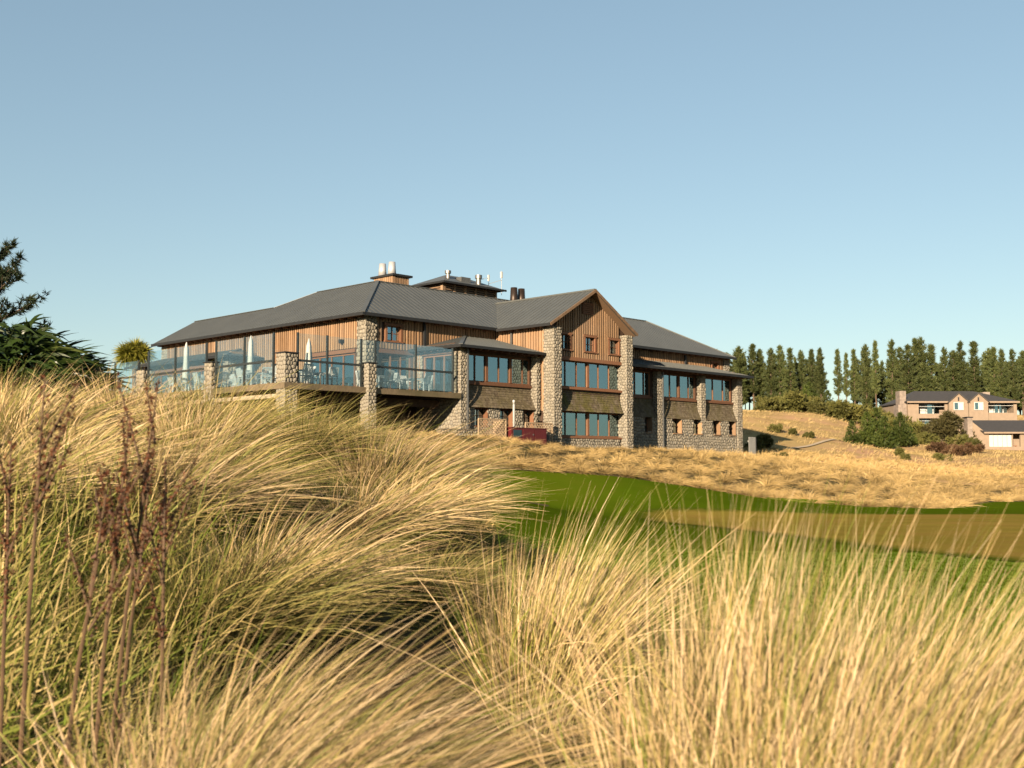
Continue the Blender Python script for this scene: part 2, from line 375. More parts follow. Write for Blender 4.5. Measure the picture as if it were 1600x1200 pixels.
GREEN = smooth_poly([P_(960, 45), P_(1100, 47.8), P_(1375, 47.5), P_(1700, 47), P_(1800, 34), P_(1700, 22.2), P_(1600, 23.2), P_(1375, 27), P_(1240, 31), P_(1080, 36)])
sheet('putting_green', GREEN, .35, .05, 'green')
sheet('dry_slope', smooth_poly([P_(1130, 82), P_(1300, 70), P_(1450, 68), P_(1700, 66), P_(1900, 75), P_(1900, 225), P_(1500, 228), P_(1000, 228), P_(1050, 120)]), 1.0, .06, 'hillturf')
PATHL = [(1225, 706, 92), (1262, 704, 97), (1295, 697, 104), (1322, 690, 112)]
pl = [np.array(P_(a, d)) for a, b, d in PATHL]
sheet('path', [tuple(p + (0, -.35)) for p in pl] + [tuple(p + (0, .35)) for p in pl[::-1]], .1, .14, 'path')

# ------------------------------------------------------------------ the lodge
LODGE = tag(empty('lodge', (P0[0], P0[1], CZ + BZ), BROT), 'large timber and river stone lodge with grey metal roof', 'building')
TERR = tag(empty('terrace', (P0[0], P0[1], CZ + BZ), BROT), 'raised timber terrace with glass balustrade and stone pillars beside the lodge', 'terrace')
def bl(mb, name, mat, parent=LODGE, smooth=False): return mb.build(name, mat, parent, BZ, smooth)

def holes_grid(a0, a1, z0, z1, holes):
    A = sorted({a0, a1, *[x for h in holes for x in h[:2] if a0 < x < a1]}); Z = sorted({z0, z1, *[x for h in holes for x in h[2:] if z0 < x < z1]})
    for i in range(len(A) - 1):
        for j in range(len(Z) - 1):
            ca = (A[i] + A[i + 1]) / 2; cz = (Z[j] + Z[j + 1]) / 2
            if not any(h[0] < ca < h[1] and h[2] < cz < h[3] for h in holes): yield A[i], A[i + 1], Z[j], Z[j + 1]
def wall(face, c, a0, a1, z0, z1, holes=(), th=.2, mat='soffit', name='wall', parent=LODGE):
    """solid wall with real openings; face F: v = c looking to -v, L: u = c looking to -u; thickness goes inward"""
    m = MB()
    for x0, x1, y0, y1 in holes_grid(a0, a1, z0, z1, holes):
        if face == 'F': m.box(x0, x1, c, c + th, y0, y1)
        else: m.box(c, c + th, x0, x1, y0, y1)
    return bl(m, name, mat, parent)
def cell_stones(w_, h_, size, seed):
    """voronoi-like stones in a w x h rectangle -> list of polygons"""
    rg = random.Random(seed); pts = []
    ny = max(1, round(h_ / size)); nx = max(1, round(w_ / size))
    for j in range(-1, ny + 1):
        for i in range(-1, nx + 1):
            pts.append(((i + .5 + (.25 if j % 2 else -.25) + rg.uniform(-.33, .33)) * w_ / nx, (j + .5 + rg.uniform(-.33, .33)) * h_ / ny))
    out = []
    for k, (x, y) in enumerate(pts):
        if not (-.02 < x < w_ + .02 and -.02 < y < h_ + .02): continue
        s = size * 1.6; poly = [(max(0, x - s), max(0, y - s)), (min(w_, x + s), max(0, y - s)), (min(w_, x + s), min(h_, y + s)), (max(0, x - s), min(h_, y + s))]
        for (a, b) in pts:
            if (a, b) == (x, y) or (a - x) ** 2 + (b - y) ** 2 > (size * 2.6) ** 2: continue
            mx, my, dx, dy = (a + x) / 2, (b + y) / 2, a - x, b - y; q = []
            for i in range(len(poly)):
                p0, p1 = poly[i], poly[(i + 1) % len(poly)]
                d0 = (p0[0] - mx) * dx + (p0[1] - my) * dy; d1 = (p1[0] - mx) * dx + (p1[1] - my) * dy
                if d0 <= 0: q.append(p0)
                if d0 * d1 < 0: t = d0 / (d0 - d1); q.append((p0[0] + t * (p1[0] - p0[0]), p0[1] + t * (p1[1] - p0[1])))
            poly = q
            if len(poly) < 3: break
        if len(poly) < 3: continue
        cx = sum(p[0] for p in poly) / len(poly); cy = sum(p[1] for p in poly) / len(poly)
        out.append((cx, cy, poly, rg.uniform(.022, .055)))
    return out
def stone_dome(m, mapf, cx, cy, poly, h):
    # drop near-duplicate corners, then round the stone over: rim, shoulder, crown
    pp = [p for i, p in enumerate(poly) if math.dist(p, poly[i - 1]) > .02]
    if len(pp) < 3: return
    n = len(pp); V = []
    def ring(k, hh, rnd):
        for i, p in enumerate(pp):
            a, b = pp[i - 1], pp[(i + 1) % n]
            qx = p[0] * (1 - rnd) + (a[0] + b[0]) / 2 * rnd; qy = p[1] * (1 - rnd) + (a[1] + b[1]) / 2 * rnd
            V.append(mapf(cx + (qx - cx) * k, cy + (qy - cy) * k, hh))
    ring(.93, -.01, .10); ring(.84, h * .75, .13); ring(.45, h, .1)
    F = [(r * n + i, r * n + (i + 1) % n, (r + 1) * n + (i + 1) % n, (r + 1) * n + i) for r in (0, 1) for i in range(n)] + [tuple(range(2 * n, 3 * n))]
    m.add(V, F)
_sd = [100]
def stone_face(m, face, c, a0, a1, z0, z1, size=.165, single=None, holes=()):
    _sd[0] += 1
    if face == 'F': mapf = lambda a, b, h: (a0 + a, c - h, z0 + b)
    elif face == 'L': mapf = lambda a, b, h: (c - h, a1 - a, z0 + b)
    else: mapf = lambda a, b, h: (c + h, a0 + a, z0 + b)
    for cx, cy, poly, h in cell_stones(a1 - a0, z1 - z0, size, _sd[0]):
        ax = a0 + cx if face != 'L' else a1 - cx
        if any(q[0] - .03 < ax < q[1] + .03 and q[2] - .03 < z0 + cy < q[3] + .03 for q in holes): continue
        if single is None: stone_dome(m, mapf, cx, cy, poly, h)
        else:
            k = MB(); stone_dome(k, mapf, cx, cy, poly, h)
            if k.v: bl(k, 'stone', 'stone', single, True)
def pillar(u0, u1, v0, v1, z0, z1, faces='LFR', parent=LODGE, single=False, cap=False, size=.165, name='stone_pillar'):
    core = bl(MB().box(u0 + .05, u1 - .05, v0 + .05, v1 - .05, z0, z1 - .02), name, 'mortar', parent)
    m = MB(); zs = max(z0, .3)
    for f in faces:
        if f == 'F': stone_face(m, 'F', v0 + .05, u0, u1, zs, z1, size, core if single else None)
        if f == 'L': stone_face(m, 'L', u0 + .05, v0, v1, zs, z1, size, core if single else None)
        if f == 'R': stone_face(m, 'R', u1 - .05, v0, v1, zs, z1, size)
    if m.v: stuff(bl(m, 'stones', 'stone', core, True))
    if cap: bl(MB().box(u0 - .03, u1 + .03, v0 - .03, v1 + .03, z1, z1 + .05), 'cap', 'dark', core)
    return core

def window(face, c, a0, a1, z0, z1, cuts=(), thick=(), hbars=(), fw=.07, depth=.12, mat='trim', mw=.06, name='window'):
    """timber frame with mullions; every pane an object"""
    m = MB()
    def bx(x0, x1, y0, y1, d0, d1):
        if face == 'F': m.box(x0, x1, c + d0, c + d1, y0, y1)
        else: m.box(c + d0, c + d1, x0, x1, y0, y1)
    bx(a0, a0 + fw, z0, z1, 0, depth); bx(a1 - fw, a1, z0, z1, 0, depth)
    bx(a0 + fw, a1 - fw, z0, z0 + fw, 0, depth); bx(a0 + fw, a1 - fw, z1 - fw, z1, 0, depth)
    E = [(a0 + fw, None)]; xs = []
    for x in sorted([(q, mw) for q in cuts] + [(q, .17) for q in thick]):
        bx(x[0] - x[1] / 2, x[0] + x[1] / 2, z0 + fw, z1 - fw, -.03 if x[1] > .1 else .01, depth - .01); xs.append((x[0] - x[1] / 2, x[0] + x[1] / 2))
    for h in hbars: bx(a0 + fw, a1 - fw, h - .018, h + .018, .02, depth - .03)
    o = bl(m, name, mat)
    lo = a0 + fw
    for (p, q) in xs + [(a1 - fw, a1)]:
        k = MB()
        if face == 'F': k.box(lo, p, c + .06, c + .07, z0 + fw, z1 - fw)
        else: k.box(c + .06, c + .07, lo, p, z0 + fw, z1 - fw)
        bl(k, 'pane', 'glass', o); lo = q
    return o
def trim_box(face, c, a0, a1, z0, z1, t=.14, proud=.1):
    m = MB()
    def bx(x0, x1, y0, y1, pr):
        if face == 'F': m.box(x0, x1, c - pr, c + .03, y0, y1)
        else: m.box(c - pr, c + .03, x0, x1, y0, y1)
    bx(a0 - t, a0, z0 - .02, z1, proud); bx(a1, a1 + t, z0 - .02, z1, proud); bx(a0 - t - .05, a1 + t + .05, z1, z1 + t, proud + .02); bx(a0 - t - .05, a1 + t + .05, z0 - .1, z0 - .02, proud + .04)
    return bl(m, 'window_trim', 'trim')

# --- boards need the lodge's base offset
def boards(face, c, a0, a1, zb, ztop, holes, parent, pitch=.2):
    n = max(1, round((a1 - a0) / pitch)); p = (a1 - a0) / n
    for i in range(n):
        x0 = a0 + i * p; x1 = x0 + p; cx = (x0 + x1) / 2
        top = ztop(cx) if callable(ztop) else ztop
        segs = []; z = zb
        for q0, q1 in sorted([(h[2], h[3]) for h in holes if h[0] < cx < h[1]]):
            if q0 - z > .05: segs.append((z, q0))
            z = max(z, q1)
        if top - z > .05: segs.append((z, top))
        if not segs: continue
        j = random.uniform(-.004, .004)
        for s0, s1 in segs:
            m = MB()
            for b0, b1, h0, h1 in ((x0 + .004, x1 - .004, .022 + j, 0), (x0 + .045, x1 - .055, .085 + j, .022 + j)):
                if face == 'F': m.box(b0, b1, c - h0, c - h1, s0, s1)
                elif face == 'L': m.box(c - h0, c - h1, b0, b1, s0, s1)
            bl(m, 'board', 'cedar', parent)

EZ, T = 7.97, .577                                       # main eave height, roof pitch
# main walls
DOORL = (4.55, 8.8, 3.82, 6.0); WINF = (8.85, 9.75, 6.7, 7.48); DOORF = (8.5, 10.6, 3.82, 6.0)
wl = wall('L', 7.4, 3.7, 25.0, -.2, 8.3, [DOORL]); boards('L', 7.4, 4.36, 24.3, 3.8, 8.12, [(DOORL[0] - .1, DOORL[1] + .1, 3.7, 6.25)], wl)
wf = wall('F', 3.7, 7.4, 41.0, -.2, 8.3, [WINF, DOORF, (38.95, 39.65, 7.0, 7.5)])
boards('F', 3.7, 8.12, 16.95, 3.8, 8.12, [(8.62, 9.98, 6.56, 7.66), (DOORF[0] - .1, DOORF[1] + .1, 3.7, 6.25)], wf)
boards('F', 3.7, 27.4, 40.3, 6.9, 8.12, [(38.75, 39.85, 6.9, 7.66)], wf)
wb = MB().box(40.8, 41.0, 3.9, 12, -.2, 8.3).box(7.4, 41, 12, 12.2, -.2, 8.3); bl(wb, 'wall', 'soffit')
bl(MB().box(7.45, 13.9, 24.8, 25.0, -.2, 8.3).box(13.7, 13.9, 12.2, 24.8, -.2, 8.3), 'wall', 'soffit')
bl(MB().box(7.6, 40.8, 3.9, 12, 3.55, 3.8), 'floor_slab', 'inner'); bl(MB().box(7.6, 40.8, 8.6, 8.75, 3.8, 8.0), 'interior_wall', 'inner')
trim_box('F', 3.7, *WINF); window('F', 3.74, *WINF, [9.3], (), [7.09], .04, .1, 'trim', .035)
window('F', 3.74, *DOORF, [9.2, 9.9], (), (), .09, .1); bl(MB().box(8.3, 10.85, 3.6, 3.72, 6.0, 6.22), 'lintel', 'trim')
window('L', 7.44, *DOORL, [5.6, 6.65, 7.7], (), (), .1, .1); bl(MB().box(7.3, 7.42, 4.4, 9.0, 6.0, 6.2), 'lintel', 'trim')
window('F', 3.74, 38.95, 39.65, 7.0, 7.5, [39.3], (), (), .05, .1); trim_box('F', 3.7, 38.95, 39.65, 7.0, 7.5, .12)
pillar(7.3, 8.1, 3.5, 4.3, 1.5, 7.98, 'LF', single=False, size=.2)
pillar(40.35, 41.1, 3.55, 4.3, 4, 7.95, 'LFR')
pillar(7.3, 8.0, 24.3, 25.05, 2, 7.95, 'LF')
# dark downpipes on the front wall
for u in (11.35, 35.5): bl(MB().box(u, u + .12, 3.5, 3.62, 6.6, 7.9), 'downpipe', 'dark')

# roof over the main body
def roof(polys, name='roof', th=.1, ribs=()):
    m = MB()
    for p in polys: m.slab(p, th)
    o = bl(m, name, 'roof')
    if ribs:
        rb = MB()
        for poly, along, sp in ribs:     # ribs run down the slope; 'along' = axis index that the eave follows
            o0 = 1 - along; A = np.array([p[:2] for p in poly]); n_ = np.cross(np.subtract(poly[1], poly[0]), np.subtract(poly[2], poly[0])); n_ = n_ / np.linalg.norm(n_)
            if n_[2] < 0: n_ = -n_
            d = n_ @ np.array(poly[0]); a = A[:, along].min() + sp / 2
            while a < A[:, along].max():
                xs = []
                for i in range(len(A)):
                    p, q = A[i], A[(i + 1) % len(A)]
                    if (p[along] > a) != (q[along] > a): xs.append(p[o0] + (a - p[along]) * (q[o0] - p[o0]) / (q[along] - p[along]))
                xs.sort()
                for k in range(0, len(xs) - 1, 2):
                    P = []
                    for b in (xs[k] + .02, xs[k + 1] - .02):
                        c = [0, 0]; c[along] = a; c[o0] = b; z = (d - n_[0] * c[0] - n_[1] * c[1]) / n_[2]; P.append((c[0], c[1], z + .012))
                    rb.bar(P[0], P[1], .035, .02)
                a += sp
        stuff(bl(rb, 'roof_ribs', 'roof', o))
    return o
z_ = lambda d: EZ + T * d
LS = [(6.8, 3.1, EZ), (11.45, 7.75, z_(4.65)), (11.45, 13.5, z_(4.65)), (9.9, 15.9, z_(3.1)), (9.9, 25.3, z_(3.1)), (6.8, 25.3, EZ)]
FS = [(6.8, 3.1, EZ), (41.1, 3.1, EZ), (36.45, 7.75, z_(4.65)), (11.45, 7.75, z_(4.65))]
RS = [(41.1, 3.1, EZ), (41.1, 12.4, EZ), (36.45, 7.75, z_(4.65))]
BS = [(41.1, 12.4, EZ), (16.1, 12.4, EZ), (11.45, 7.75, z_(4.65)), (36.45, 7.75, z_(4.65))]
LB = [(11.45, 7.75, z_(4.65)), (16.1, 12.4, EZ), (16.1, 16.0, EZ), (13, 25.3, EZ), (9.9, 25.3, z_(3.1)), (9.9, 15.9, z_(3.1)), (11.45, 13.5, z_(4.65))]
LB1 = [LB[0], LB[1], LB[2], LB[6]]; LB2 = [LB[2], LB[3], LB[4], LB[5]]; LB3 = [LB[2], LB[5], LB[6]]
rf = roof([LS, FS, RS, BS, LB1, LB2, LB3], ribs=[(LS, 1, .38), (FS, 0, .38)])
cap = MB(); cap.bar(LS[0], LS[1], .22, .09).bar(LS[1], FS[2], .22, .05).bar(LS[1], LS[2], .2, .03).bar(LS[2], LS[3], .14, .02).bar(LS[3], LS[4], .2, .03).bar(FS[2], RS[0], .22, .07)
bl(cap, 'ridge_cap', 'roof', rf)
bl(MB().add([(7.4, 25.02, 8.2), (12.4, 25.02, 8.2), (9.9, 25.02, 9.6)], [(0, 1, 2)]).box(7.4, 12.4, 24.9, 25.0, 8.1, 8.3), 'end_gable', 'soffit')
gut = MB().box(6.72, 6.84, 3.0, 25.3, EZ - .16, EZ + .0).box(6.84, 41.18, 3.02, 3.14, EZ - .16, EZ + .0); bl(gut, 'gutter', 'dark', rf)
sof = MB(); sof.box(6.86, 7.4, 3.7, 25.0, EZ - .02, EZ + .0).box(6.86, 41, 3.16, 3.7, EZ - .02, EZ + .0); bl(sof, 'soffit', 'soffit', rf)
rt = MB()
for k in np.arange(3.7, 25, .75): rt.box(6.9, 7.38, k, k + .09, EZ - .2, EZ - .03)
for k in list(np.arange(8.4, 16.2, .75)) + list(np.arange(25.5, 41, .75)): rt.box(k, k + .09, 3.2, 3.62, EZ - .2, EZ - .03)
stuff(bl(rt, 'rafter_tails', 'trim', rf))

# the projecting gable
GC, GE, GZ, GT = 20.25, 3.82, 7.9, .592
gl_ = GC - GE; gr_ = GC + GE; GP = GZ + GE * GT; GV = -1.2
vb = lambda z: 3.1 + (z - EZ) / T
gtop = lambda u: GP - abs(u - GC) * GT - .12
WU = (17.55, 23.35, 4.5, 6.0); WD = (17.55, 23.35, 1.72, 3.1)
SW = [(17.85, 18.65), (20.02, 20.85), (22.22, 23.02)]
gh = [WU, WD] + [(a, b, 6.64, 7.45) for a, b in SW] + [(20.0, 20.9, 8.8, 9.5)]
gw = wall('F', -.55, 17.0, 23.6, -.2, 7.9, [h for h in gh if h[3] < 8])
bl(MB().add([(17.0, -.55, 7.9), (23.6, -.55, 7.9), (23.6, -.55, gtop(23.6)), (GC, -.55, gtop(GC)), (17.0, -.55, gtop(17)), (17.0, -.35, 7.9), (23.6, -.35, 7.9), (23.6, -.35, gtop(23.6)), (GC, -.35, gtop(GC)), (17.0, -.35, gtop(17))],
            [(0, 1, 2, 3, 4), (9, 8, 7, 6, 5), (0, 5, 6, 1), (1, 6, 7, 2), (2, 7, 8, 3), (3, 8, 9, 4), (4, 9, 5, 0)]), 'gable_wall', 'soffit')
boards('F', -.55, 17.5, 23.1, 6.2, gtop, [(a - .16, b + .16, 6.5, 7.6) for a, b in SW] + [(19.75, 20.75, 8.75, 9.5)], gw)
gs = wall('L', 17.0, -.55, 3.7, -.2, 8.1, [(.0, 3.6, 6.5, 6.55)]); boards('L', 17.0, -.26, 3.62, 3.1, 7.8, [], gs)
bl(MB().box(23.4, 23.6, -.35, 3.7, -.2, 8.1), 'wall', 'cedar')
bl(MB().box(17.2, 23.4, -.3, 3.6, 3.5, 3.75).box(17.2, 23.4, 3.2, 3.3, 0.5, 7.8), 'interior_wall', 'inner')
for (a, b) in SW: trim_box('F', -.55, a, b, 6.64, 7.45, .13); window('F', -.5, a, b, 6.64, 7.45, [(a + b) / 2], (), [7.05], .035, .1, 'trim', .03)
mull = [17.55 + 5.8 * k / 6 for k in (1, 2, 4, 5)]
window('F', -.42, *WU, mull, [20.45], (), .06, .12, 'trim', .05); window('F', -.42, *WD, mull, [20.45], (), .06, .12, 'trim', .05)
bl(MB().box(17.5, 23.3, -.68, -.55, 6.0, 6.2).box(17.5, 23.3, -.72, -.5, 4.36, 4.5), 'lintel', 'trim')
bl(MB().box(17.5, 23.3, -.68, -.5, 1.6, 1.72), 'sill', 'trim')
vm = MB()
for k in range(6): vm.box(19.78, 20.72, -.66, -.6 + .03, 8.78 + k * .115, 8.86 + k * .115)
vv = bl(MB().box(19.75, 20.75, -.6, -.54, 8.75, 9.48), 'vent', 'trim'); bl(vm, 'louvre', 'trim', vv)
pillar(16.8, 17.5, -1.1, -.25, -.2, 7.75, 'LFR'); pillar(23.2, 23.85, -1.08, -.35, -.2, 7.8, 'LFR')
m = MB(); stone_face(m, 'F', -.62, 17.5, 23.1, .6, 1.6); stuff(bl(m, 'stones', 'stone', gw, True))
GLs = [(gl_, GV, GZ), (GC, GV, GP), (GC, vb(GP), GP), (gl_, vb(GZ), GZ)]
GRs = [(gr_, GV, GZ), (gr_, vb(GZ), GZ), (GC, vb(GP), GP), (GC, GV, GP)]
gr = roof([GLs, GRs], ribs=[(GLs, 1, .38), (GRs, 1, .38)])
bl(MB().bar(GLs[1], GLs[2], .22, .09), 'ridge_cap', 'roof', gr)
rk = MB()
for sgn in (-1, 1): rk.bar((GC, GV - .03, GP - .07), (GC + sgn * (GE + .02), GV - .03, GZ - .07), .06, .15)
bl(rk, 'barge_board', 'barge', gr)
bl(MB().slab([(gl_ + .1, GV + .05, GZ - .13), (GC, GV + .05, GP - .13), (GC, -.5, GP - .13), (gl_ + .1, -.5, GZ - .13)], .02).slab([(gr_ - .1, GV + .05, GZ - .13), (gr_ - .1, -.5, GZ - .13), (GC, -.5, GP - .13), (GC, GV + .05, GP - .13)], .02), 'soffit', 'cedar', gr)
bl(MB().box(gl_ - .06, gl_ + .06, GV, 3.0, GZ - .15, GZ), 'gutter', 'dark', gr)
rt = MB()
for k in np.arange(-.9, 2.9, .6): rt.box(gl_ + .1, 16.98, k, k + .09, GZ - .18, GZ - .05)
stuff(bl(rt, 'rafter_tails', 'trim', gr)); bl(MB().box(16.82, 16.9, 2.2, 2.3, 7.0, 7.75), 'downpipe', 'galv', gr)
# curtains behind the gable panes
def curtain(u0, u1, v, z0, z1):
    m = MB(); n = 14; V = []
    for k in range(n + 1):
        x = u0 + (u1 - u0) * k / n; y = v + .04 * math.sin(k * 1.9)
        V += [(x, y, z0), (x, y, z1), (x, y + .01, z1), (x, y + .01, z0)]
    F = [(4 * k + i, 4 * k + (i + 1) % 4, 4 * k + 4 + (i + 1) % 4, 4 * k + 4 + i) for k in range(n) for i in range(4)]
    bl(m.add(V, F), 'curtain', 'curtain')
for a, b, z0, z1 in ((19.9, 20.3, 4.5, 6), (22.75, 23.25, 4.5, 6), (17.5, 17.7, 4.5, 6), (20.0, 20.35, 1.7, 3.1), (22.8, 23.3, 1.7, 3.1)): curtain(a, b, -.15, z0, z1)

# shingled aprons that flare out under the upper windows
def apron(u0, u1, vw, ztop, zbot, flare, mat='shingle'):
    core = MB(); sh = MB(); n = 9
    prof = []
    for k in range(n + 1):
        t = k / n; z = ztop + (zbot - ztop) * t; prof.append((vw - flare * max(0, (t - .12) / .88) ** 1.7, z))
    for k in range(n):
        (va, za), (vb_, zb_) = prof[k], prof[k + 1]
        core.add([(u0, va, za), (u1, va, za), (u1, vb_, zb_), (u0, vb_, zb_), (u0, vw + .1, za), (u1, vw + .1, za), (u1, vw + .1, zb_), (u0, vw + .1, zb_)], [(0, 3, 2, 1), (0, 4, 7, 3), (1, 2, 6, 5)])
        x = u0 - random.random() * .1
        while x < u1:
            wd = random.uniform(.1, .2); a = max(u0, x + .004); b = min(u1, x + wd - .004); x += wd
            if b - a < .03: continue
            e = random.uniform(.022, .04); dz = random.uniform(-.012, .012); o = e
            sh.add([(a, va - .006, za + .01), (b, va - .006, za + .01), (b, vb_ - o - .01, zb_ - .015 + dz), (a, vb_ - o - .01, zb_ - .015 + dz), (a, vb_ + .01, zb_ - .015 + dz), (b, vb_ + .01, zb_ - .015 + dz), (a, va + .02, za + .01), (b, va + .02, za + .01)],
                   [(0, 3, 2, 1), (3, 4, 5, 2), (0, 6, 4, 3), (1, 2, 5, 7)])
    vb_, zb_ = prof[-1]; core.add([(u0, vb_, zb_), (u1, vb_, zb_), (u1, vw + .1, zb_), (u0, vw + .1, zb_)], [(0, 1, 2, 3)])
    o = bl(core, 'shingle_apron', mat); stuff(bl(sh, 'shingles', mat, o)); return o
apron(17.5, 23.12, -.52, 4.36, 3.13, .34, 'mossyshingle')

# front lean-to beside the terrace
LU = [11.3, 16.55]
LW = (11.35, 16.5, 4.48, 6.0)
lw_ = wall('F', .45, 11.3, 16.98, 3.0, 6.4, [LW]); window('F', .47, *LW, [12.3, 14.1, 15.95], [13.15, 14.98], (), .09); bl(MB().box(11.3, 16.6, .3, .46, 4.34, 4.48), 'sill', 'trim')
LH = [(11.95, 12.9, 2.15, 3.12), (13.85, 14.8, 2.15, 3.12), (15.65, 16.45, 2.15, 3.12)]
lo = wall('F', .12, 11.3, 16.98, -.2, 3.15, LH, .55, 'mortar')
m = MB(); stone_face(m, 'F', .12, 11.35, 16.8, .6, 3.12, holes=LH)
for h in LH:
    window('F', .40, *h, [(h[0] + h[1]) / 2], (), [2.7], .035, .08, 'trim', .03)
    bl(MB().box(h[1] - .03, h[1] - .003, .1, .4, 2.15, 3.12).box(h[0], h[1], .05, .4, 2.09, 2.145), 'reveal', 'trim')
stuff(bl(m, 'stones', 'stone', lo, True))
apron(11.32, 16.72, .43, 4.34, 3.14, .42)
LD = (.75, 3.1, 3.82, 5.95)
ls = wall('L', 10.95, .6, 3.7, -.2, 6.5, [LD]); boards('L', 10.95, .62, 3.65, 3.8, 6.3, [(LD[0] - .1, LD[1] + .1, 3.7, 6.15)], ls)
window('L', 10.98, *LD, [1.5, 2.3], (), (), .1); bl(MB().box(10.84, 10.96, .65, 3.2, 5.95, 6.15), 'lintel', 'trim')
pillar(10.8, 11.32, 0.0, .62, -.2, 6.25, 'LFR'); pillar(16.5, 16.86, -.06, .4, 2.9, 6.2, 'LF'); pillar(10.85, 11.3, 3.15, 3.65, 3.8, 6.3, 'LF')
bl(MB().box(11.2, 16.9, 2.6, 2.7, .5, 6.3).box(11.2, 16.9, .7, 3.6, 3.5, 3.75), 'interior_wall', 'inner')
le = 6.3; lt = .262
LF = [(10.4, -.45, le), (16.7, -.45, le), (16.7, 3.7, le + lt * 4.15), (14.55, 3.7, le + lt * 4.15)]
LL = [(10.4, -.45, le), (14.55, 3.7, le + lt * 4.15), (10.4, 3.7, le)]
lr = roof([LF, LL], th=.08, ribs=[(LF, 0, .38), (LL, 1, .38)]); bl(MB().bar(LF[0], LF[3], .2, .08), 'ridge_cap', 'roof', lr)
bl(MB().box(10.4, 16.75, -.55, -.44, le - .14, le).box(10.3, 10.41, -.55, 3.6, le - .14, le), 'gutter', 'dark', lr)
bl(MB().box(10.5, 16.7, -.4, .45, le - .1, le - .085).box(10.5, 10.9, .46, 3.6, le - .1, le - .085), 'soffit', 'soffit', lr)
rt = MB()
for k in np.arange(11.4, 16.6, .52): rt.box(k, k + .09, -.38, .42, le - .22, le - .1)
for k in np.arange(.9, 3.5, .52): rt.box(10.5, 10.94, k, k + .09, le - .22, le - .1)
stuff(bl(rt, 'rafter_tails', 'trim', lr)); bl(MB().box(11.2, 11.29, -.12, -.04, 1.8, 6.2), 'downpipe', 'galv', lr)

# right-hand wing: lean-to with three bays
ww = (24.4, 28.1, 4.42, 6.0), (28.85, 33.0, 4.42, 6.0), (33.7, 37.25, 4.42, 6.0)
wr = wall('F', .95, 23.6, 38.0, 3.0, 6.5, ww)
window('F', .97, *ww[0], [25.5, 26.6, 27.5], (), (), .1); window('F', .97, *ww[1], [30.25, 32.3], [31.2], (), .09); window('F', .97, *ww[2], [35.1, 36.3], (), (), .09)
bl(MB().box(23.9, 28.1, .82, .96, 4.28, 4.42).box(28.85, 32.98, .82, .96, 4.28, 4.42).box(33.68, 37.3, .82, .96, 4.28, 4.42), 'sill', 'trim')
WL = [(27.1, 27.8, 2.15, 3.1), (30.0, 30.95, 2.15, 3.1), (32.3, 33.2, 2.15, 3.1), (34.5, 35.35, 2.15, 3.1), (36.4, 37.2, 2.15, 3.1)]
wlo = wall('F', .6, 23.6, 37.95, -.6, 3.12, WL, .55, 'mortar')
m = MB(); stone_face(m, 'F', .6, 23.9, 37.95, .3, 3.1, .19, None, WL); stuff(bl(m, 'stones', 'stone', wlo, True))
for h in WL:
    window('F', .92, *h, [(h[0] + h[1]) / 2], (), [2.62], .035, .08, 'trim', .03)
    bl(MB().box(h[1] - .03, h[1] - .003, .57, .92, 2.15, 3.1).box(h[0], h[1], .52, .92, 2.09, 2.145), 'reveal', 'cedar')
apron(23.9, 28.3, .93, 4.28, 3.1, .36); apron(28.85, 33.1, .93, 4.28, 3.1, .36); apron(33.68, 37.35, .93, 4.28, 3.1, .36)
pillar(28.3, 28.85, .5, .95, -.6, 6.2, 'LFR'); pillar(33.1, 33.68, .55, .95, 2.9, 6.2, 'LFR'); pillar(37.35, 38.0, .5, 1.1, -.6, 6.2, 'LFR')
bl(MB().box(28.74, 28.81, .4, .47, 1.0, 6.2), 'downpipe', 'galv')
bl(MB().box(37.8, 38.0, 1.1, 3.9, -.6, 6.6).box(23.7, 37.8, 2.9, 3.0, .5, 6.5).box(23.7, 37.8, 1.2, 3.6, 3.5, 3.75), 'wall', 'inner')
wt_ = .245
WF = [(23.62, -.02, 6.25), (37.95, -.02, 6.25), (41.6, 3.68, 6.25 + wt_ * 3.7), (23.62, 3.68, 6.25 + wt_ * 3.7)]
WF[2] = (38.0, 3.68, 6.25 + wt_ * 3.7); WF[1] = (38.35, -.02, 6.25)
wrf = roof([WF, [(38.0, 3.68, 6.25 + wt_ * 3.7), (41.0, 3.68, 6.9), (41.0, 5.0, 6.5), (38.35, -.02, 6.25)]][:1], th=.08, ribs=[(WF, 0, .38)])
bl(MB().box(23.9, 38.45, -.14, -.02, 6.1, 6.26), 'gutter', 'dark', wrf)
bl(MB().box(23.9, 38.3, .0, .95, 6.13, 6.15), 'soffit', 'soffit', wrf)
rt = MB()
for k in np.arange(24.3, 38, .55): rt.box(k, k + .09, .04, .92, 6.03, 6.13)
stuff(bl(rt, 'rafter_tails', 'trim', wrf))
for a, b in ((36.8, 37.1), (34.4, 34.8), (35.5, 36.0)): curtain(a, b, 1.35, 4.4, 6)

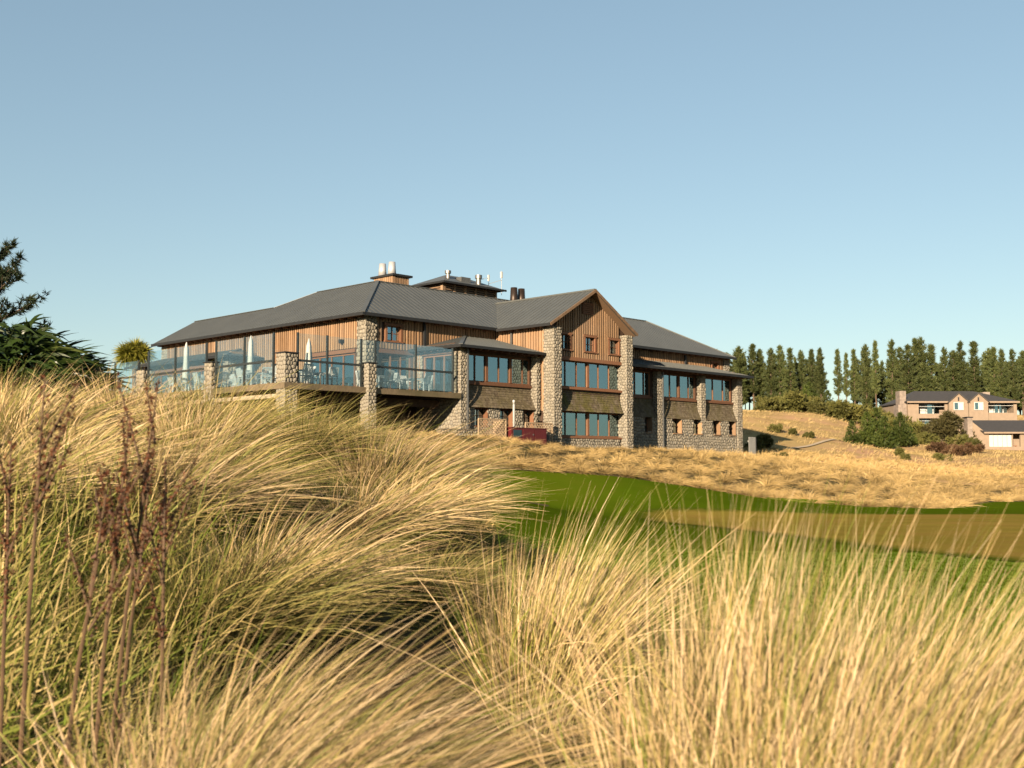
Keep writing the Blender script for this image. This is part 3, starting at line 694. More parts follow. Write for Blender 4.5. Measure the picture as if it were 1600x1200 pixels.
# lean-to on the terrace side
sl_ = wall('L', 5.4, 13.7, 24.6, 3.0, 6.4, [(14.4, 24.0, 3.9, 5.7)]); window('L', 5.43, 14.4, 24.0, 3.9, 5.7, [15.5 + 1.2 * k for k in range(7)], (), (), .1)
bl(MB().box(5.3, 5.41, 14, 24.2, 5.7, 5.92), 'lintel', 'trim')
bl(MB().box(5.6, 7.4, 13.7, 13.9, 3.0, 6.6), 'wall', 'cedar'); pillar(5.25, 6.0, 13.5, 14.25, 2.5, 6.2, 'LF', size=.24)
SL = [(4.8, 13.05, le), (7.4, 15.65, le + .27 * 2.6), (7.4, 24.9, le + .27 * 2.6), (4.8, 24.9, le)]; SF = [(4.8, 13.05, le), (7.4, 13.05, le), (7.4, 15.65, le + .27 * 2.6)]
sr = roof([SL, SF], th=.08, ribs=[(SL, 1, .38)]); bl(MB().bar(SL[0], SL[1], .2, .08), 'ridge_cap', 'roof', sr); bl(MB().box(4.7, 4.81, 13.0, 24.9, le - .14, le).box(4.81, 7.4, 12.95, 13.06, le - .14, le), 'gutter', 'dark', sr)

# chimney box, flues, lantern on the roof
ch = bl(MB().box(13.32, 14.5, 8.6, 10.4, 9.3, 11.3), 'chimney', 'soffit')
for i in range(6): bl(MB().box(13.34 + i * .2, 13.49 + i * .2, 8.55, 8.59, 9.6, 11.3), 'board', 'cedar', ch)
for i in range(9): bl(MB().box(13.27, 13.31, 8.6 + i * .2, 8.76 + i * .2, 9.6, 11.3), 'board', 'cedar', ch)
bl(MB().box(13.15, 14.68, 8.42, 10.58, 11.3, 11.42), 'cap', 'dark', ch)
for (u, v, z) in ((13.55, 9.9, 12.2), (13.75, 9.25, 12.25)): bl(MB().tube([(u, v, 11.4), (u, v, z)], [.26, .2], 16), 'flue', 'silver', ch, True)
for (u, v) in ((23.35, 8.4), (24.05, 8.4)): bl(MB().tube([(u, v, 10.2), (u, v, 11.7)], [.3, .22], 14), 'flue', 'rustflue', LODGE, True)
cu = bl(MB().box(17.75, 22.3, 9.1, 12.0, 9.5, 11.5), 'lantern', 'soffit')
for k in range(6):
    u = 17.68 + k * .91; bl(MB().box(u, u + .16, 9.0, 9.1, 10, 11.45), 'post', 'cedar', cu)
lv = MB()
for k in range(5):
    for j in range(9): lv.box(17.86 + k * .91, 18.57 + k * .91, 9.0 + .02, 9.1, 10.2 + j * .14, 10.27 + j * .14)
for j in range(9): lv.box(17.68, 17.75, 9.2, 11.9, 10.2 + j * .14, 10.27 + j * .14)
stuff(bl(lv, 'louvres', 'cedar', cu)); bl(MB().box(17.62, 17.76, 9.0, 9.2, 10, 11.45), 'post', 'cedar', cu)
e0, e1, f0, f1 = 17.35, 22.75, 8.6, 12.4
bl(MB().slab([(e0, f0, 11.48), (e1, f0, 11.48), (e1 - 1.9, 10.5, 12.3), (e0 + 1.9, 10.5, 12.3)], .08).slab([(e0, f0, 11.48), (e0 + 1.9, 10.5, 12.3), (e0, f1, 11.48)], .08).slab([(e1, f0, 11.48), (e1, f1, 11.48), (e1 - 1.9, 10.5, 12.3)], .08).slab([(e0, f1, 11.48), (e0 + 1.9, 10.5, 12.3), (e1 - 1.9, 10.5, 12.3), (e1, f1, 11.48)], .08), 'lantern_roof', 'roof', cu)
bl(MB().box(e0 - .05, e1 + .05, f0 - .08, f0, 11.38, 11.5).box(e0 - .08, e0, f0, f1, 11.38, 11.5), 'gutter', 'dark', cu)
bl(MB().tube([(18.6, 9.6, 11.7), (18.6, 9.6, 12.2)], .13, 10).tube([(18.6, 9.6, 12.2), (18.6, 9.6, 12.38)], .2, 10), 'vent_pipe', 'galv', cu)
bl(MB().tube([(20.9, 9.2, 11.5), (20.9, 9.2, 12.1)], .17, 10).tube([(20.9, 9.2, 12.1), (20.9, 9.2, 12.32)], .23, 10), 'vent_pipe', 'galv', cu)
bl(MB().box(19.4, 20.2, 9.2, 9.9, 11.5, 12.05), 'plant_box', 'galv', cu)
an = MB()
for u, h in ((22.0, 12.5), (23.2, 12.9)): an.bar((u, 9.4, 11.3), (u, 9.4, h), .025)
an.bar((20.9, 9.4, 12.0), (22.1, 9.4, 12.35), .03).bar((22.0, 9.4, 11.9), (23.2, 9.4, 12.3), .03); bl(an, 'aerial', 'white', cu)
bl(MB().box(23.14, 23.27, 9.35, 9.47, 12.45, 12.85), 'aerial_panel', 'white', cu); bl(MB().box(21.95, 22.06, 9.35, 9.45, 12.1, 12.5), 'aerial_panel', 'white', cu)
bl(MB().box(7.12, 7.38, 5.4, 5.6, 6.55, 6.75).box(7.3, 7.4, 5.45, 5.55, 6.45, 6.6), 'wall_lamp', 'dark')

# ------------------------------------------------------------------ terrace
bt = lambda mb, n, m, p=TERR: bl(mb, n, m, p)
DZ = 3.8
k = 0
for i in range(18):                                       # deck boards along the front
    v = .05 + i * .2; bt(MB().box(.02, 10.78 if v < .6 else 10.9, v, v + .19, DZ - .04, DZ), 'deck_board', 'deckwood')
for i in range(33):
    u = .05 + i * .22; bt(MB().box(u, u + .21, 3.66, 17.0, DZ - .04, DZ), 'deck_board', 'deckwood')
bt(MB().box(0, 10.8, -.06, .0, DZ - .28, DZ + .0), 'fascia', 'deckwood'); bt(MB().box(-.06, 0, -.06, 17, DZ - .28, DZ), 'fascia', 'deckwood')
j = MB()
for u in np.arange(.5, 10.7, .6): j.box(u, u + .06, .02, 3.65, DZ - .3, DZ - .045)
for v in np.arange(4, 17, .6): j.box(.02, 7.3, v, v + .06, DZ - .3, DZ - .045)
stuff(bt(j, 'joists', 'soffit'))
bt(MB().box(.12, .3, .7, 16.8, 3.14, 3.32), 'bearer', 'palebeam'); bt(MB().box(.7, 10.7, 1.6, 1.8, 3.1, 3.48), 'bearer', 'soffit')
pc = pillar(0 - .05, .68, -.05, .68, .9, 5.14, 'LF', TERR, True, True, .185)
p2 = pillar(4.55, 5.1, -.25, .4, .9, 4.95, 'LF', TERR, True, True, .175)
pillar(-.1, .6, 6.2, 6.9, .9, 5.1, 'LF', TERR, False, True, .22); pillar(-.1, .6, 13.1, 13.9, .9, 5.15, 'LF', TERR, False, True, .22)
wls = wall('L', 10.9, .62, 6.5, -.2, 3.74, (), .2, 'mortar', 'wall', TERR)
m = MB(); stone_face(m, 'L', 10.9, .62, 3.6, .9, 3.7, .22); stuff(bt(m, 'stones', 'stone', wls))
wall('F', 3.75, 1.2, 10.9, -.2, 3.5, (), .2, 'soffit', 'wall', TERR)
def run(axis, c, pts, top, railz):
    prev = None
    for a in pts:
        q = MB().box(a - .045, a + .045, c - .045, c + .045, DZ - .3, top + .03) if axis == 0 else MB().box(c - .045, c + .045, a - .045, a + .045, DZ - .3, top + .03)
        bt(q, 'post', 'steel')
        if prev is not None:
            for z0, z1 in ((DZ + .06, railz - .06), (railz + .06, top)):
                q = MB().box(prev + .05, a - .05, c - .006, c + .006, z0, z1) if axis == 0 else MB().box(c - .006, c + .006, prev + .05, a - .05, z0, z1)
                bt(q, 'glass_panel', 'balglass')
            q = MB().box(prev + .045, a - .045, c - .05, c + .05, railz - .05, railz + .05) if axis == 0 else MB().box(c - .05, c + .05, prev + .045, a - .045, railz - .05, railz + .05)
            bt(q, 'rail', 'steel')
        prev = a
run(0, .12, [.76, 2.41, 4.4], 6.1, DZ + 1.05); run(0, .12, [5.25, 7.84, 10.36], 6.1, DZ + 1.05)
run(1, .12, [1.1, 3.56, 6.1], 6.12, DZ + 1.05); run(1, .12, [7.0, 10.07, 12.9], 6.1, DZ + 1.05); run(1, .12, [14.0, 16.7], 5.7, DZ + 1.05)
bt(MB().box(4.4, 5.25, .1, .13, 5.0, 6.1), 'glass_panel', 'balglass')

# terrace furniture
def chair():
    r = empty('armchair')
    for x in (-.24, .24):
        MB().box(x - .022, x + .022, -.25, -.2, 0, .64).build('leg', 'white', r); MB().box(x - .022, x + .022, .2, .25, 0, .44).build('leg', 'white', r)
        MB().box(x - .035, x + .035, -.28, .24, .64, .665).build('arm', 'white', r)
    sm = MB()
    for i in range(6): sm.box(-.24, .24, -.25 + i * .08, -.18 + i * .08, .42, .445)
    sm.build('seat', 'white', r)
    b = MB(); b.bar((-.24, .22, .44), (-.24, .36, .95), .045).bar((.24, .22, .44), (.24, .36, .95), .045).bar((-.26, .355, .93), (.26, .355, .93), .03, .07).bar((-.24, .25, .52), (.24, .25, .52), .03, .05)
    for i in range(5): b.bar((-.16 + i * .08, .25, .52), (-.16 + i * .08, .355, .93), .045, .015)
    b.build('backrest', 'white', r); return r
def table():
    r = empty('cafe_table'); t = MB()
    for i in range(8): t.box(-.4 + i * .1, -.305 + i * .1, -.4, .4, .72, .745)
    t.build('table_top', 'white', r); MB().box(-.36, .36, -.36, -.33, .65, .718).box(-.36, .36, .33, .36, .65, .718).build('apron', 'white', r)
    for x in (-.36, .32):
        for y in (-.37, .33): MB().box(x, x + .04, y, y + .04, 0, .65).build('leg', 'white', r)
    return r
chair0 = tag(chair(), 'white slatted armchair at a terrace table behind the glass', 'chair', 'armchairs on the terrace')
table0 = tag(table(), 'square white slatted cafe table on the terrace', 'table', 'tables on the terrace')
first = [True, True]
for (u, v) in ((1.6, 1.5), (3.6, 2.2), (6.6, 1.6), (9.0, 1.6), (1.5, 4.4), (1.4, 8.4), (1.5, 11.3), (4.0, 5.2), (3.9, 9.2)):
    t = table0 if first[0] else copy_tree(table0); first[0] = False
    x, y = uv2w(u, v); t.location = (x, y, CZ + DZ); t.rotation_euler.z = BROT + random.uniform(-.2, .2)
    for k, a in enumerate((0, 90, 180, 270)):
        if k == 3 and random.random() < .3: continue
        c = chair0 if first[1] else copy_tree(chair0); first[1] = False
        aa = R(a + random.uniform(-14, 14)); d = random.uniform(.62, .8)
        x, y = uv2w(u - math.sin(aa) * d, v + math.cos(aa) * d); c.location = (x, y, CZ + DZ); c.rotation_euler.z = BROT + aa + random.uniform(-.15, .15)
def parasol(u, v, h, label):
    x, y = uv2w(u, v); r = tag(empty('closed_parasol', (x, y, CZ + DZ)), label, 'parasol', 'closed parasols on the terrace')
    MB().tube([(0, 0, 0), (0, 0, .06)], .3, 14).build('base', 'steel', r); MB().tube([(0, 0, .05), (0, 0, h)], .028, 8).build('pole', 'white', r)
    m = MB(); n = 20; lv = [(.55, .10), (.75, .16), (1.1, .15), (1.6, .12), (h - .35, .10), (h - .05, .03)]; V = []
    for z, rad in lv:
        for k in range(n): q = rad * (1 + (.28 if k % 2 else -.22)); V.append((q * math.cos(k / n * math.tau), q * math.sin(k / n * math.tau), z))
    F = [(i * n + k, i * n + (k + 1) % n, (i + 1) * n + (k + 1) % n, (i + 1) * n + k) for i in range(len(lv) - 1) for k in range(n)] + [tuple(range((len(lv) - 1) * n, len(lv) * n)), tuple(range(n))[::-1]]
    m.add(V, F).build('canopy', 'canvas', r, 0, True); MB().tube([(0, 0, 1.25), (0, 0, 1.3)], .165, 14).build('strap', 'canvas', r)
parasol(2.7, 2.0, 2.35, 'closed white parasol near the lodge corner pillar'); parasol(2.2, 6.3, 2.8, 'closed white parasol beside the boarded terrace wall'); parasol(1.2, 10.9, 2.75, 'closed white parasol by the far glass panels of the terrace')

# ------------------------------------------------------------------ service yard: lattice, cabinet, flue, wall, slatted panel
def local(name, u, v, z): x, y = uv2w(u, v); return empty(name, (x, y, CZ + z), BROT)
def lattice(u0, u1, v, z0, z1, ret, label):
    r = tag(local('lattice_screen', u0, v, z0), label, 'screen', 'lattice screens'); L = u1 - u0; Hh = z1 - z0; m = MB()
    for s in (1, -1):
        x = -Hh
        while x < L:
            xa, za, xb, zb = x, 0, x + Hh, Hh
            if xa < 0: za -= xa; xa = 0
            if xb > L: zb -= xb - L; xb = L
            if xb - xa > .03: m.bar((xa if s > 0 else L - xa, .012 * s, za), (xb if s > 0 else L - xb, .012 * s, zb), .02, .045)
            x += .2
    stuff(m.build('laths', 'lattice', r))
    MB().box(-.04, L + .04, -.035, .035, Hh, Hh + .06).box(-.06, 0, -.03, .03, -.5, Hh).box(L, L + .06, -.03, .03, -.5, Hh).build('frame', 'lattice', r)
    if ret: MB().box(L - .02, L + .04, .06, ret, -.4, Hh).build('return_panel', 'lattice', r)
lattice(10.7, 12.6, -1.5, 1.35, 2.4, .9, 'pale timber lattice screen beside the maroon cabinet and terrace pillar')
lattice(14.35, 16.4, -1.3, 1.2, 2.3, 0, 'pale timber lattice screen behind the maroon cabinet by the gable pillar')
r = tag(local('service_cabinet', 12.85, -1.7, 1.2), 'maroon steel service cabinet with a dark panel between lattice screens', 'cabinet')
MB().box(0, 2.7, 0, .7, -.2, .8).build('body', 'maroon', r); MB().box(-.03, 2.73, -.03, .73, .8, .84).build('lid', 'maroon', r)
MB().box(.15, .75, -.015, 0, .35, .72).build('control_panel', 'metalpanel', r); MB().box(.86, 1.72, -.02, 0, -.1, .76).build('door', 'maroon', r); MB().box(1.76, 2.62, -.02, 0, -.1, .76).build('door', 'maroon', r)
MB().box(1.6, 1.66, -.05, -.02, .45, .52).build('handle', 'galv', r); MB().box(2.75, 3.1, .1, .6, -.2, .5).build('vent_box', 'dark', r)
r = local('flue_pipe', 13.75, -1.0, 1.9); tag(r, 'white bent flue pipe rising from the maroon cabinet', 'flue pipe')
MB().tube([(0, 0, -.1), (0, 0, 1.35), (-.06, -.05, 1.5), (-.22, -.2, 1.56)], .065, 12).build('pipe', 'white', r, 0, True)
x, y = uv2w(8.3, -1.3); r = tag(empty('low_stone_wall', (x, y, CZ + 1.2), BROT), 'low dark stone retaining wall below the terrace', 'wall')
m = MB().box(0, 3.3, 0, .35, -.3, .62); m.build('core', 'mortar', r); q = MB()
for cx, cy, poly, h in cell_stones(3.3, .75, .17, 5): stone_dome(q, lambda a, b, hh: (a, -hh, b - .1), cx, cy, poly, h)
stuff(q.build('stones', 'stone', r, 0, True)); MB().box(-.03, 3.33, -.05, .4, .62, .68).build('coping', 'mortar', r)
r = tag(local('slatted_panel', 38.4, .3, .3), 'pale grey slatted service panel at the end of the lodge', 'panel')
for i in range(7): MB().box(i * .12, i * .12 + .105, 0, .03, .0, 1.75).build('slat', 'greyslat', r)
MB().box(-.05, .85, .035, .08, .2, .3).box(-.05, .85, .035, .08, 1.4, 1.5).build('rail', 'greyslat', r); MB().box(.84, .92, -.02, .6, -.2, 1.7).build('post', 'dark', r)

# ------------------------------------------------------------------ far house and garage
def house():
    D = 150.; s = D / 1765.; x0 = px2x(1410, D)
    X = lambda px: (px - 1505) * s; Z = lambda py: (HOR - py) * s
    base = zt(px2x(1505, D), D).item() - CZ - 1.0
    r = tag(empty('hillside_house', (px2x(1505, D), D, CZ)), 'taupe two storey house with twin gables below the pine row', 'house')
    hb = lambda mb, n, m, p=r: mb.build(n, m, p)
    e = Z(627); b = base; rdg = Z(607)
    # front wall with two recessed balconies
    H1 = (X(1438), X(1479), Z(646.5), Z(629)); H2 = (X(1545), X(1587), Z(645), Z(628)); H3 = (X(1438), X(1475), Z(669), Z(653.5)); W1 = (X(1523), X(1535), Z(640), Z(629)); W2 = (X(1493), X(1504), Z(640), Z(629))
    m = MB()
    for a0, a1, z0, z1 in holes_grid(X(1421), X(1592), b, e, [H1, H2, H3, W1, W2]): m.box(a0, a1, 0, .3, z0, z1)
    hb(m, 'wall', 'housewall'); hb(MB().box(X(1421), X(1421) + .3, .3, 10, b, e).box(X(1592) - .3, X(1592), .3, 10, b, e).box(X(1421), X(1592), 10, 10.3, b, e), 'wall', 'housewall')
    hb(MB().box(X(1423), X(1590), 2.2, 2.4, b, e), 'inner_wall', 'housewall'); hb(MB().box(X(1423), X(1590), .3, 2.2, Z(650) - .2, Z(650)), 'balcony_floor', 'housewall')
    for (a0, a1, z0, z1), n in ((H1, 4), (H2, 6), (H3, 3)):
        o = hb(MB().box(a0, a1, 1.9, 2.0, z1 - .15, z1).box(a0, a1, 1.9, 2.0, z0, z0 + .1), 'window', 'white')
        for k in range(n):
            c0 = a0 + (a1 - a0) * k / n; c1 = a0 + (a1 - a0) * (k + 1) / n
            hb(MB().box(c0 + .06, c1 - .06, 1.95, 1.97, z0 + .1, z1 - .15), 'pane', 'glass', o); hb(MB().box(c0 - .06, c0 + .06, 1.88, 2.02, z0, z1), 'mullion', 'white', o)
        hb(MB().box(a0 + .3, a0 + (a1 - a0) * .45, 1.8, 1.85, z0 + .1, z1 - .2), 'blind', 'curtain', o)
        hb(MB().box(a0, a1, .1, .16, z0 + .95, z0 + 1.0), 'rail', 'white')
    for a0, a1, z0, z1 in (W1, W2):
        o = hb(MB().box(a0 - .1, a1 + .1, -.05, .05, z1, z1 + .1).box(a0 - .1, a1 + .1, -.05, .05, z0 - .1, z0).box(a0 - .1, a0, -.05, .05, z0, z1).box(a1, a1 + .1, -.05, .05, z0, z1).box((a0 + a1) / 2 - .05, (a0 + a1) / 2 + .05, -.04, .1, z0, z1), 'window', 'white')
        hb(MB().box(a0, (a0 + a1) / 2 - .05, .1, .12, z0, z1), 'pane', 'glass', o); hb(MB().box((a0 + a1) / 2 + .05, a1, .1, .12, z0, z1), 'pane', 'glass', o)
    a, c = X(1418), X(1594); t = [(a, -.5, e), (c, -.5, e), (X(1548), 5, rdg), (X(1452), 5, rdg), (a, 10.5, e), (c, 10.5, e)]
    ro = hb(MB().slab([t[0], t[1], t[2], t[3]], .15).slab([t[0], t[3], t[4]], .15).slab([t[1], t[5], t[2]], .15).slab([t[4], t[3], t[2], t[5]], .15), 'roof', 'houseroof')
    hb(MB().box(a, c, -.58, -.5, e - .22, e), 'gutter', 'housewall', ro)
    for gx in (1498, 1529):                                  # two small front gables
        l, rr_, z0, zp = X(gx - 15), X(gx + 15), Z(628), Z(615)
        g = hb(MB().add([(l, -.6, b), (rr_, -.6, b), (rr_, -.6, z0), ((l + rr_) / 2, -.6, zp), (l, -.6, z0), (l, 0, b), (rr_, 0, b), (rr_, 0, z0), ((l + rr_) / 2, 2, zp), (l, 0, z0)], [(0, 1, 2, 3, 4), (0, 4, 9, 5), (1, 6, 7, 2)]), 'gable', 'housewall')
        mx = (l + rr_) / 2
        hb(MB().slab([(l - .2, -.8, z0 - .05), (mx, -.8, zp + .12), (mx, 3.2, zp + .12), (l - .2, 1.0, z0 - .05)], .12).slab([(rr_ + .2, -.8, z0 - .05), (rr_ + .2, 1.0, z0 - .05), (mx, 3.2, zp + .12), (mx, -.8, zp + .12)], .12), 'gable_roof', 'houseroof', ro)
        hb(MB().box(mx - .08, mx + .08, -.66, -.6, zp - 1.0, zp - .5), 'vent', 'dark', g)
        w0, w1 = (X(1523), X(1535)) if gx == 1529 else (X(1491), X(1504))
        o = hb(MB().box(w0 - .1, w1 + .1, -.7, -.6, Z(629.5), Z(628.5)).box(w0 - .1, w1 + .1, -.7, -.6, Z(641), Z(640)).box(w0 - .1, w0, -.7, -.6, Z(640), Z(629.5)).box(w1, w1 + .1, -.7, -.6, Z(640), Z(629.5)).box((w0 + w1) / 2 - .05, (w0 + w1) / 2 + .05, -.69, -.6, Z(640), Z(629.5)), 'window', 'white')
        hb(MB().box(w0, (w0 + w1) / 2 - .05, -.64, -.61, Z(640), Z(629.5)), 'pane', 'glass', o); hb(MB().box((w0 + w1) / 2 + .05, w1, -.64, -.61, Z(640), Z(629.5)), 'pane', 'curtain', o)
    hb(MB().box(X(1411), X(1421), .6, 2.2, b, Z(610)).box(X(1408), X(1421), .5, 2.3, b, Z(632)), 'chimney', 'housestone'); hb(MB().box(X(1567), X(1578), 5.5, 6.7, e, Z(608)), 'chimney', 'housestone')
    # garage block in front
    D2 = 137.; s2 = D2 / 1765.; g = tag(empty('garage', (px2x(1560, D2), D2, CZ)), 'low taupe garage with white door in front of the two storey house', 'garage')
    X2 = lambda px: (px - 1560) * s2; Z2 = lambda py: (HOR - py) * s2
    gb = lambda mb, n, m, p=g: mb.build(n, m, p)
    e2, b2 = Z2(675), Z2(712); dr = (X2(1547), X2(1583), Z2(698), Z2(679)); po = (X2(1583) + .1, X2(1596), Z2(698), Z2(677.5)); m = MB()
    for a0, a1, z0, z1 in holes_grid(X2(1541), X2(1660), b2, e2, [dr, po]): m.box(a0, a1, 0, .3, z0, z1)
    gb(m, 'wall', 'housewall'); gb(MB().box(X2(1541), X2(1541) + .3, .3, 6, b2, e2).box(X2(1660) - .3, X2(1660), .3, 6, b2, e2).box(X2(1583), X2(1660), 1.6, 1.8, b2, e2), 'wall', 'housewall')
    gb(MB().box(X2(1519), X2(1527), 1, 2.2, b2, Z2(652)), 'chimney', 'housestone'); gb(MB().box(X2(1517.5), X2(1528), .9, 2.3, Z2(652), Z2(650.5)), 'chimney_cap', 'dark')
    gb(MB().add([(X2(1527), 1.2, b2), (X2(1541), 0, b2), (X2(1541), 0, e2), (X2(1527), 1.2, Z2(658))], [(0, 1, 2, 3)]).box(X2(1522), X2(1541), 2.2, 6, b2, Z2(672)), 'wing_wall', 'housewall')
    for k in range(5):
        a0 = dr[0] + (dr[1] - dr[0]) * k / 5; gb(MB().box(a0 + .02, a0 + (dr[1] - dr[0]) / 5 - .02, .15, .2, dr[2], dr[3]), 'door_panel', 'white')
    gb(MB().slab([(X2(1541) - .3, -.4, e2), (X2(1662), -.4, e2), (X2(1662), 5, Z2(654)), (X2(1529), 5, Z2(654))], .15), 'roof', 'houseroof'); gb(MB().box(X2(1541) - .3, X2(1662), -.48, -.4, e2 - .2, e2), 'gutter', 'housewall')
    gb(MB().box(X2(1586), X2(1594), .6, .9, Z2(697), Z2(696)).box(X2(1587), X2(1588), .65, .85, b2, Z2(697)).box(X2(1592), X2(1593), .65, .85, b2, Z2(697)), 'bench', 'trim')
house()

# ------------------------------------------------------------------ grasses
def blade_mesh(name, root, d0, bend, L, wd, seg, mat, rnd=None, side=None, taper=1.4):
    """ribbons: p(t) = root + L (t d0 + t^2 bend)"""
    n = len(root); t = np.linspace(0, 1, seg + 1)[None, :, None]
    P = root[:, None] + L[:, None, None] * (t * d0[:, None] + t * t * bend[:, None])
    tan = d0[:, None] + 2 * t * bend[:, None]
    if side is None: side = RNG.normal(size=(n, 3))
    sv = np.cross(tan, side[:, None]); sv /= np.linalg.norm(sv, axis=2, keepdims=True) + 1e-9
    wv = (wd[:, None, None] * .5) * np.clip(1 - t ** taper, .06, 1)
    V = np.stack([P - sv * wv, P + sv * wv], 2).reshape(-1, 3)
    base = (np.arange(n) * (seg + 1) * 2)[:, None]; k = np.arange(seg)[None] * 2
    a = (base + k).ravel(); F = np.stack([a, a + 1, a + 3, a + 2], 1)
    if rnd is None: rnd = RNG.random(n)
    col = np.zeros((n, seg + 1, 2, 4)); col[..., 0] = t; col[..., 1] = rnd[:, None, None]; col[..., 3] = 1
    return np_mesh(name, V, F, mat, col.reshape(-1, 4))
def tussock_mesh(n, rb, hmin, hmax, spread, wind, droop, wd, seg, mat, green=False):
    r_ = rb * np.sqrt(RNG.random(n)); a = RNG.random(n) * math.tau
    root = np.stack([r_ * np.cos(a), r_ * np.sin(a), np.full(n, -.08)], 1)
    tilt = spread * (r_ / rb) ** .8 * RNG.uniform(.5, 1.2, n) + RNG.normal(0, .07, n); aa = a + RNG.normal(0, .35, n)
    d0 = np.stack([np.sin(tilt) * np.cos(aa), np.sin(tilt) * np.sin(aa), np.cos(tilt)], 1)
    # hanks: neighbouring blades lean together
    hk = np.floor((a / math.tau * 9 + r_ / rb * 3)).astype(int); hv = RNG.normal(0, .19, (hk.max() + 1, 3)); d0 = d0 + hv[hk] * [1, 1, .3]
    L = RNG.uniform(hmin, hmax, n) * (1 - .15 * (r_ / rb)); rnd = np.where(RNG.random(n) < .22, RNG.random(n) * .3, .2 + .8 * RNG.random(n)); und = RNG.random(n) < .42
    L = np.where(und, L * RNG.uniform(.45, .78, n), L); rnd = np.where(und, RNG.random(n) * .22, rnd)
    wv = np.array(wind)[None] * RNG.normal(1, .35, n)[:, None]
    bend = wv + d0 * [1, 1, 0] * (droop * .45) + np.stack([RNG.normal(0, .08, n), RNG.normal(0, .08, n), -droop * RNG.uniform(.35, 1.25, n)], 1)
    odd = RNG.random(n) < .06; bend = np.where(odd[:, None], np.stack([RNG.normal(.1, .35, n), RNG.normal(0, .35, n), -RNG.uniform(.3, .9, n)], 1), bend)
    w_ = wd * np.where(RNG.random(n) < .15, RNG.uniform(1.2, 1.9, n), RNG.uniform(.45, 1.1, n))
    return blade_mesh('tussock', root, d0, bend, L, w_, seg, mat, rnd)
# large foreground plants
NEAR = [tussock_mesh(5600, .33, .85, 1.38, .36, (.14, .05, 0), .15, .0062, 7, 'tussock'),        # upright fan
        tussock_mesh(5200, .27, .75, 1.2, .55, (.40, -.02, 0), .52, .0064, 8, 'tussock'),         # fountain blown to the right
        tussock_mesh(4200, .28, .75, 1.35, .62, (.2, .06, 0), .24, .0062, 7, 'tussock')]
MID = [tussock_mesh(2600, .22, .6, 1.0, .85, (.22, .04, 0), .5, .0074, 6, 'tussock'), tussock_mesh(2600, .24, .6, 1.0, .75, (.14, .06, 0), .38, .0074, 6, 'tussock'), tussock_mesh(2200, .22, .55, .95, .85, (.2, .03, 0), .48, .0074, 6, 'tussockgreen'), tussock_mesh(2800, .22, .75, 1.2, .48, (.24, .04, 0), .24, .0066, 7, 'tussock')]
def place(name, me, x, y, rz, s, label, cat, group, dz=0.):
    o = link(name, me); o.location = (x, y, zt(x, y).item() + dz); o.rotation_euler.z = rz; o.scale = (s, s, s * random.uniform(.94, 1.06)) if not isinstance(s, tuple) else s
    return tag(o, label, cat, group)
FG = [  # px, distance, index, scale, rotation
    (1230, 2.8, 0, 1.16, 0), (1410, 3.1, 2, 1.12, .1), (1590, 2.7, 2, .95, .1), (1720, 3.3, 2, .95, .3), (1400, 2.2, 0, .8, .2),
    (375, 3.05, 1, .98, 0), (340, 2.5, 1, .8, -.1)]
SWEEP = 'tall straw tussock swept sideways over the dark hollow'; UPR = 'tall straw tussock with upright fine blades at the lawn edge'
for px, D, i, s, rz in FG:
    sw = px < 700
    place('tussock_grass', NEAR[i], px2x(px, D), D, rz, s, SWEEP if sw else UPR, 'tussock', 'swept foreground tussocks' if sw else 'upright foreground tussocks')
MG = [(850, 5.9, 3, (.92, .92, 1.36)), (905, 6.9, 1, .85), (1010, 7.4, 2, .75), (1110, 7.9, 2, .62), (1240, 6.6, 2, .6), (1500, 5.0, 2, .75), (1610, 4.6, 2, .8), (1400, 6.2, 2, .5), (670, 8.2, 2, .95)]
for px, D, i, s in MG: place('tussock_grass', MID[i], px2x(px, D), D, random.uniform(-.4, .4), s, 'rounded tussock clump in front of the mown lawn' if i != 2 else 'low greenish tussock tuft beside the mown lawn', 'tussock', 'tussocks before the lawn' if i != 2 else 'low green tufts before the lawn')
RG = [(px2x(a, d), d) for a, d in ((95, 8.0), (10, 9.0), (240, 7.6), (330, 8.6), (400, 6.6), (590, 10.4), (480, 10.6), (350, 11.0), (640, 9.9), (200, 10.4), (560, 9.0), (330, 6.0), (630, 11.6), (540, 12))]; ng = len(RG)
for x, y in zip(RNG.uniform(-8, 0, 5000), RNG.uniform(5.4, 17, 5000)):
    p_ = x / y * 1765 + 800
    if -80 < p_ < 640 - (y - 6) * 2 and not (p_ < 300 and y < 6.2) and not (p_ > 420 and y < 8.8) and all((x - a) ** 2 + (y - b) ** 2 > 1.0 for a, b in RG): RG.append((x, y))
for k, (x, y) in enumerate(RG):
    p_ = x / y * 1765 + 800; i = 2 if (k % 4 == 3 or k == 6) else k % 2
    place('tussock_grass', MID[i], x, y, random.uniform(-.35, .35), random.uniform(1.05, 1.3) if k < ng else random.uniform(.75, 1.1), 'wind-blown straw tussock on the slope below the terrace' if i < 2 else 'greener wind-blown tussock on the slope below the terrace', 'tussock', 'tussocks on the near slope' if i < 2 else 'greener tussocks on the near slope')
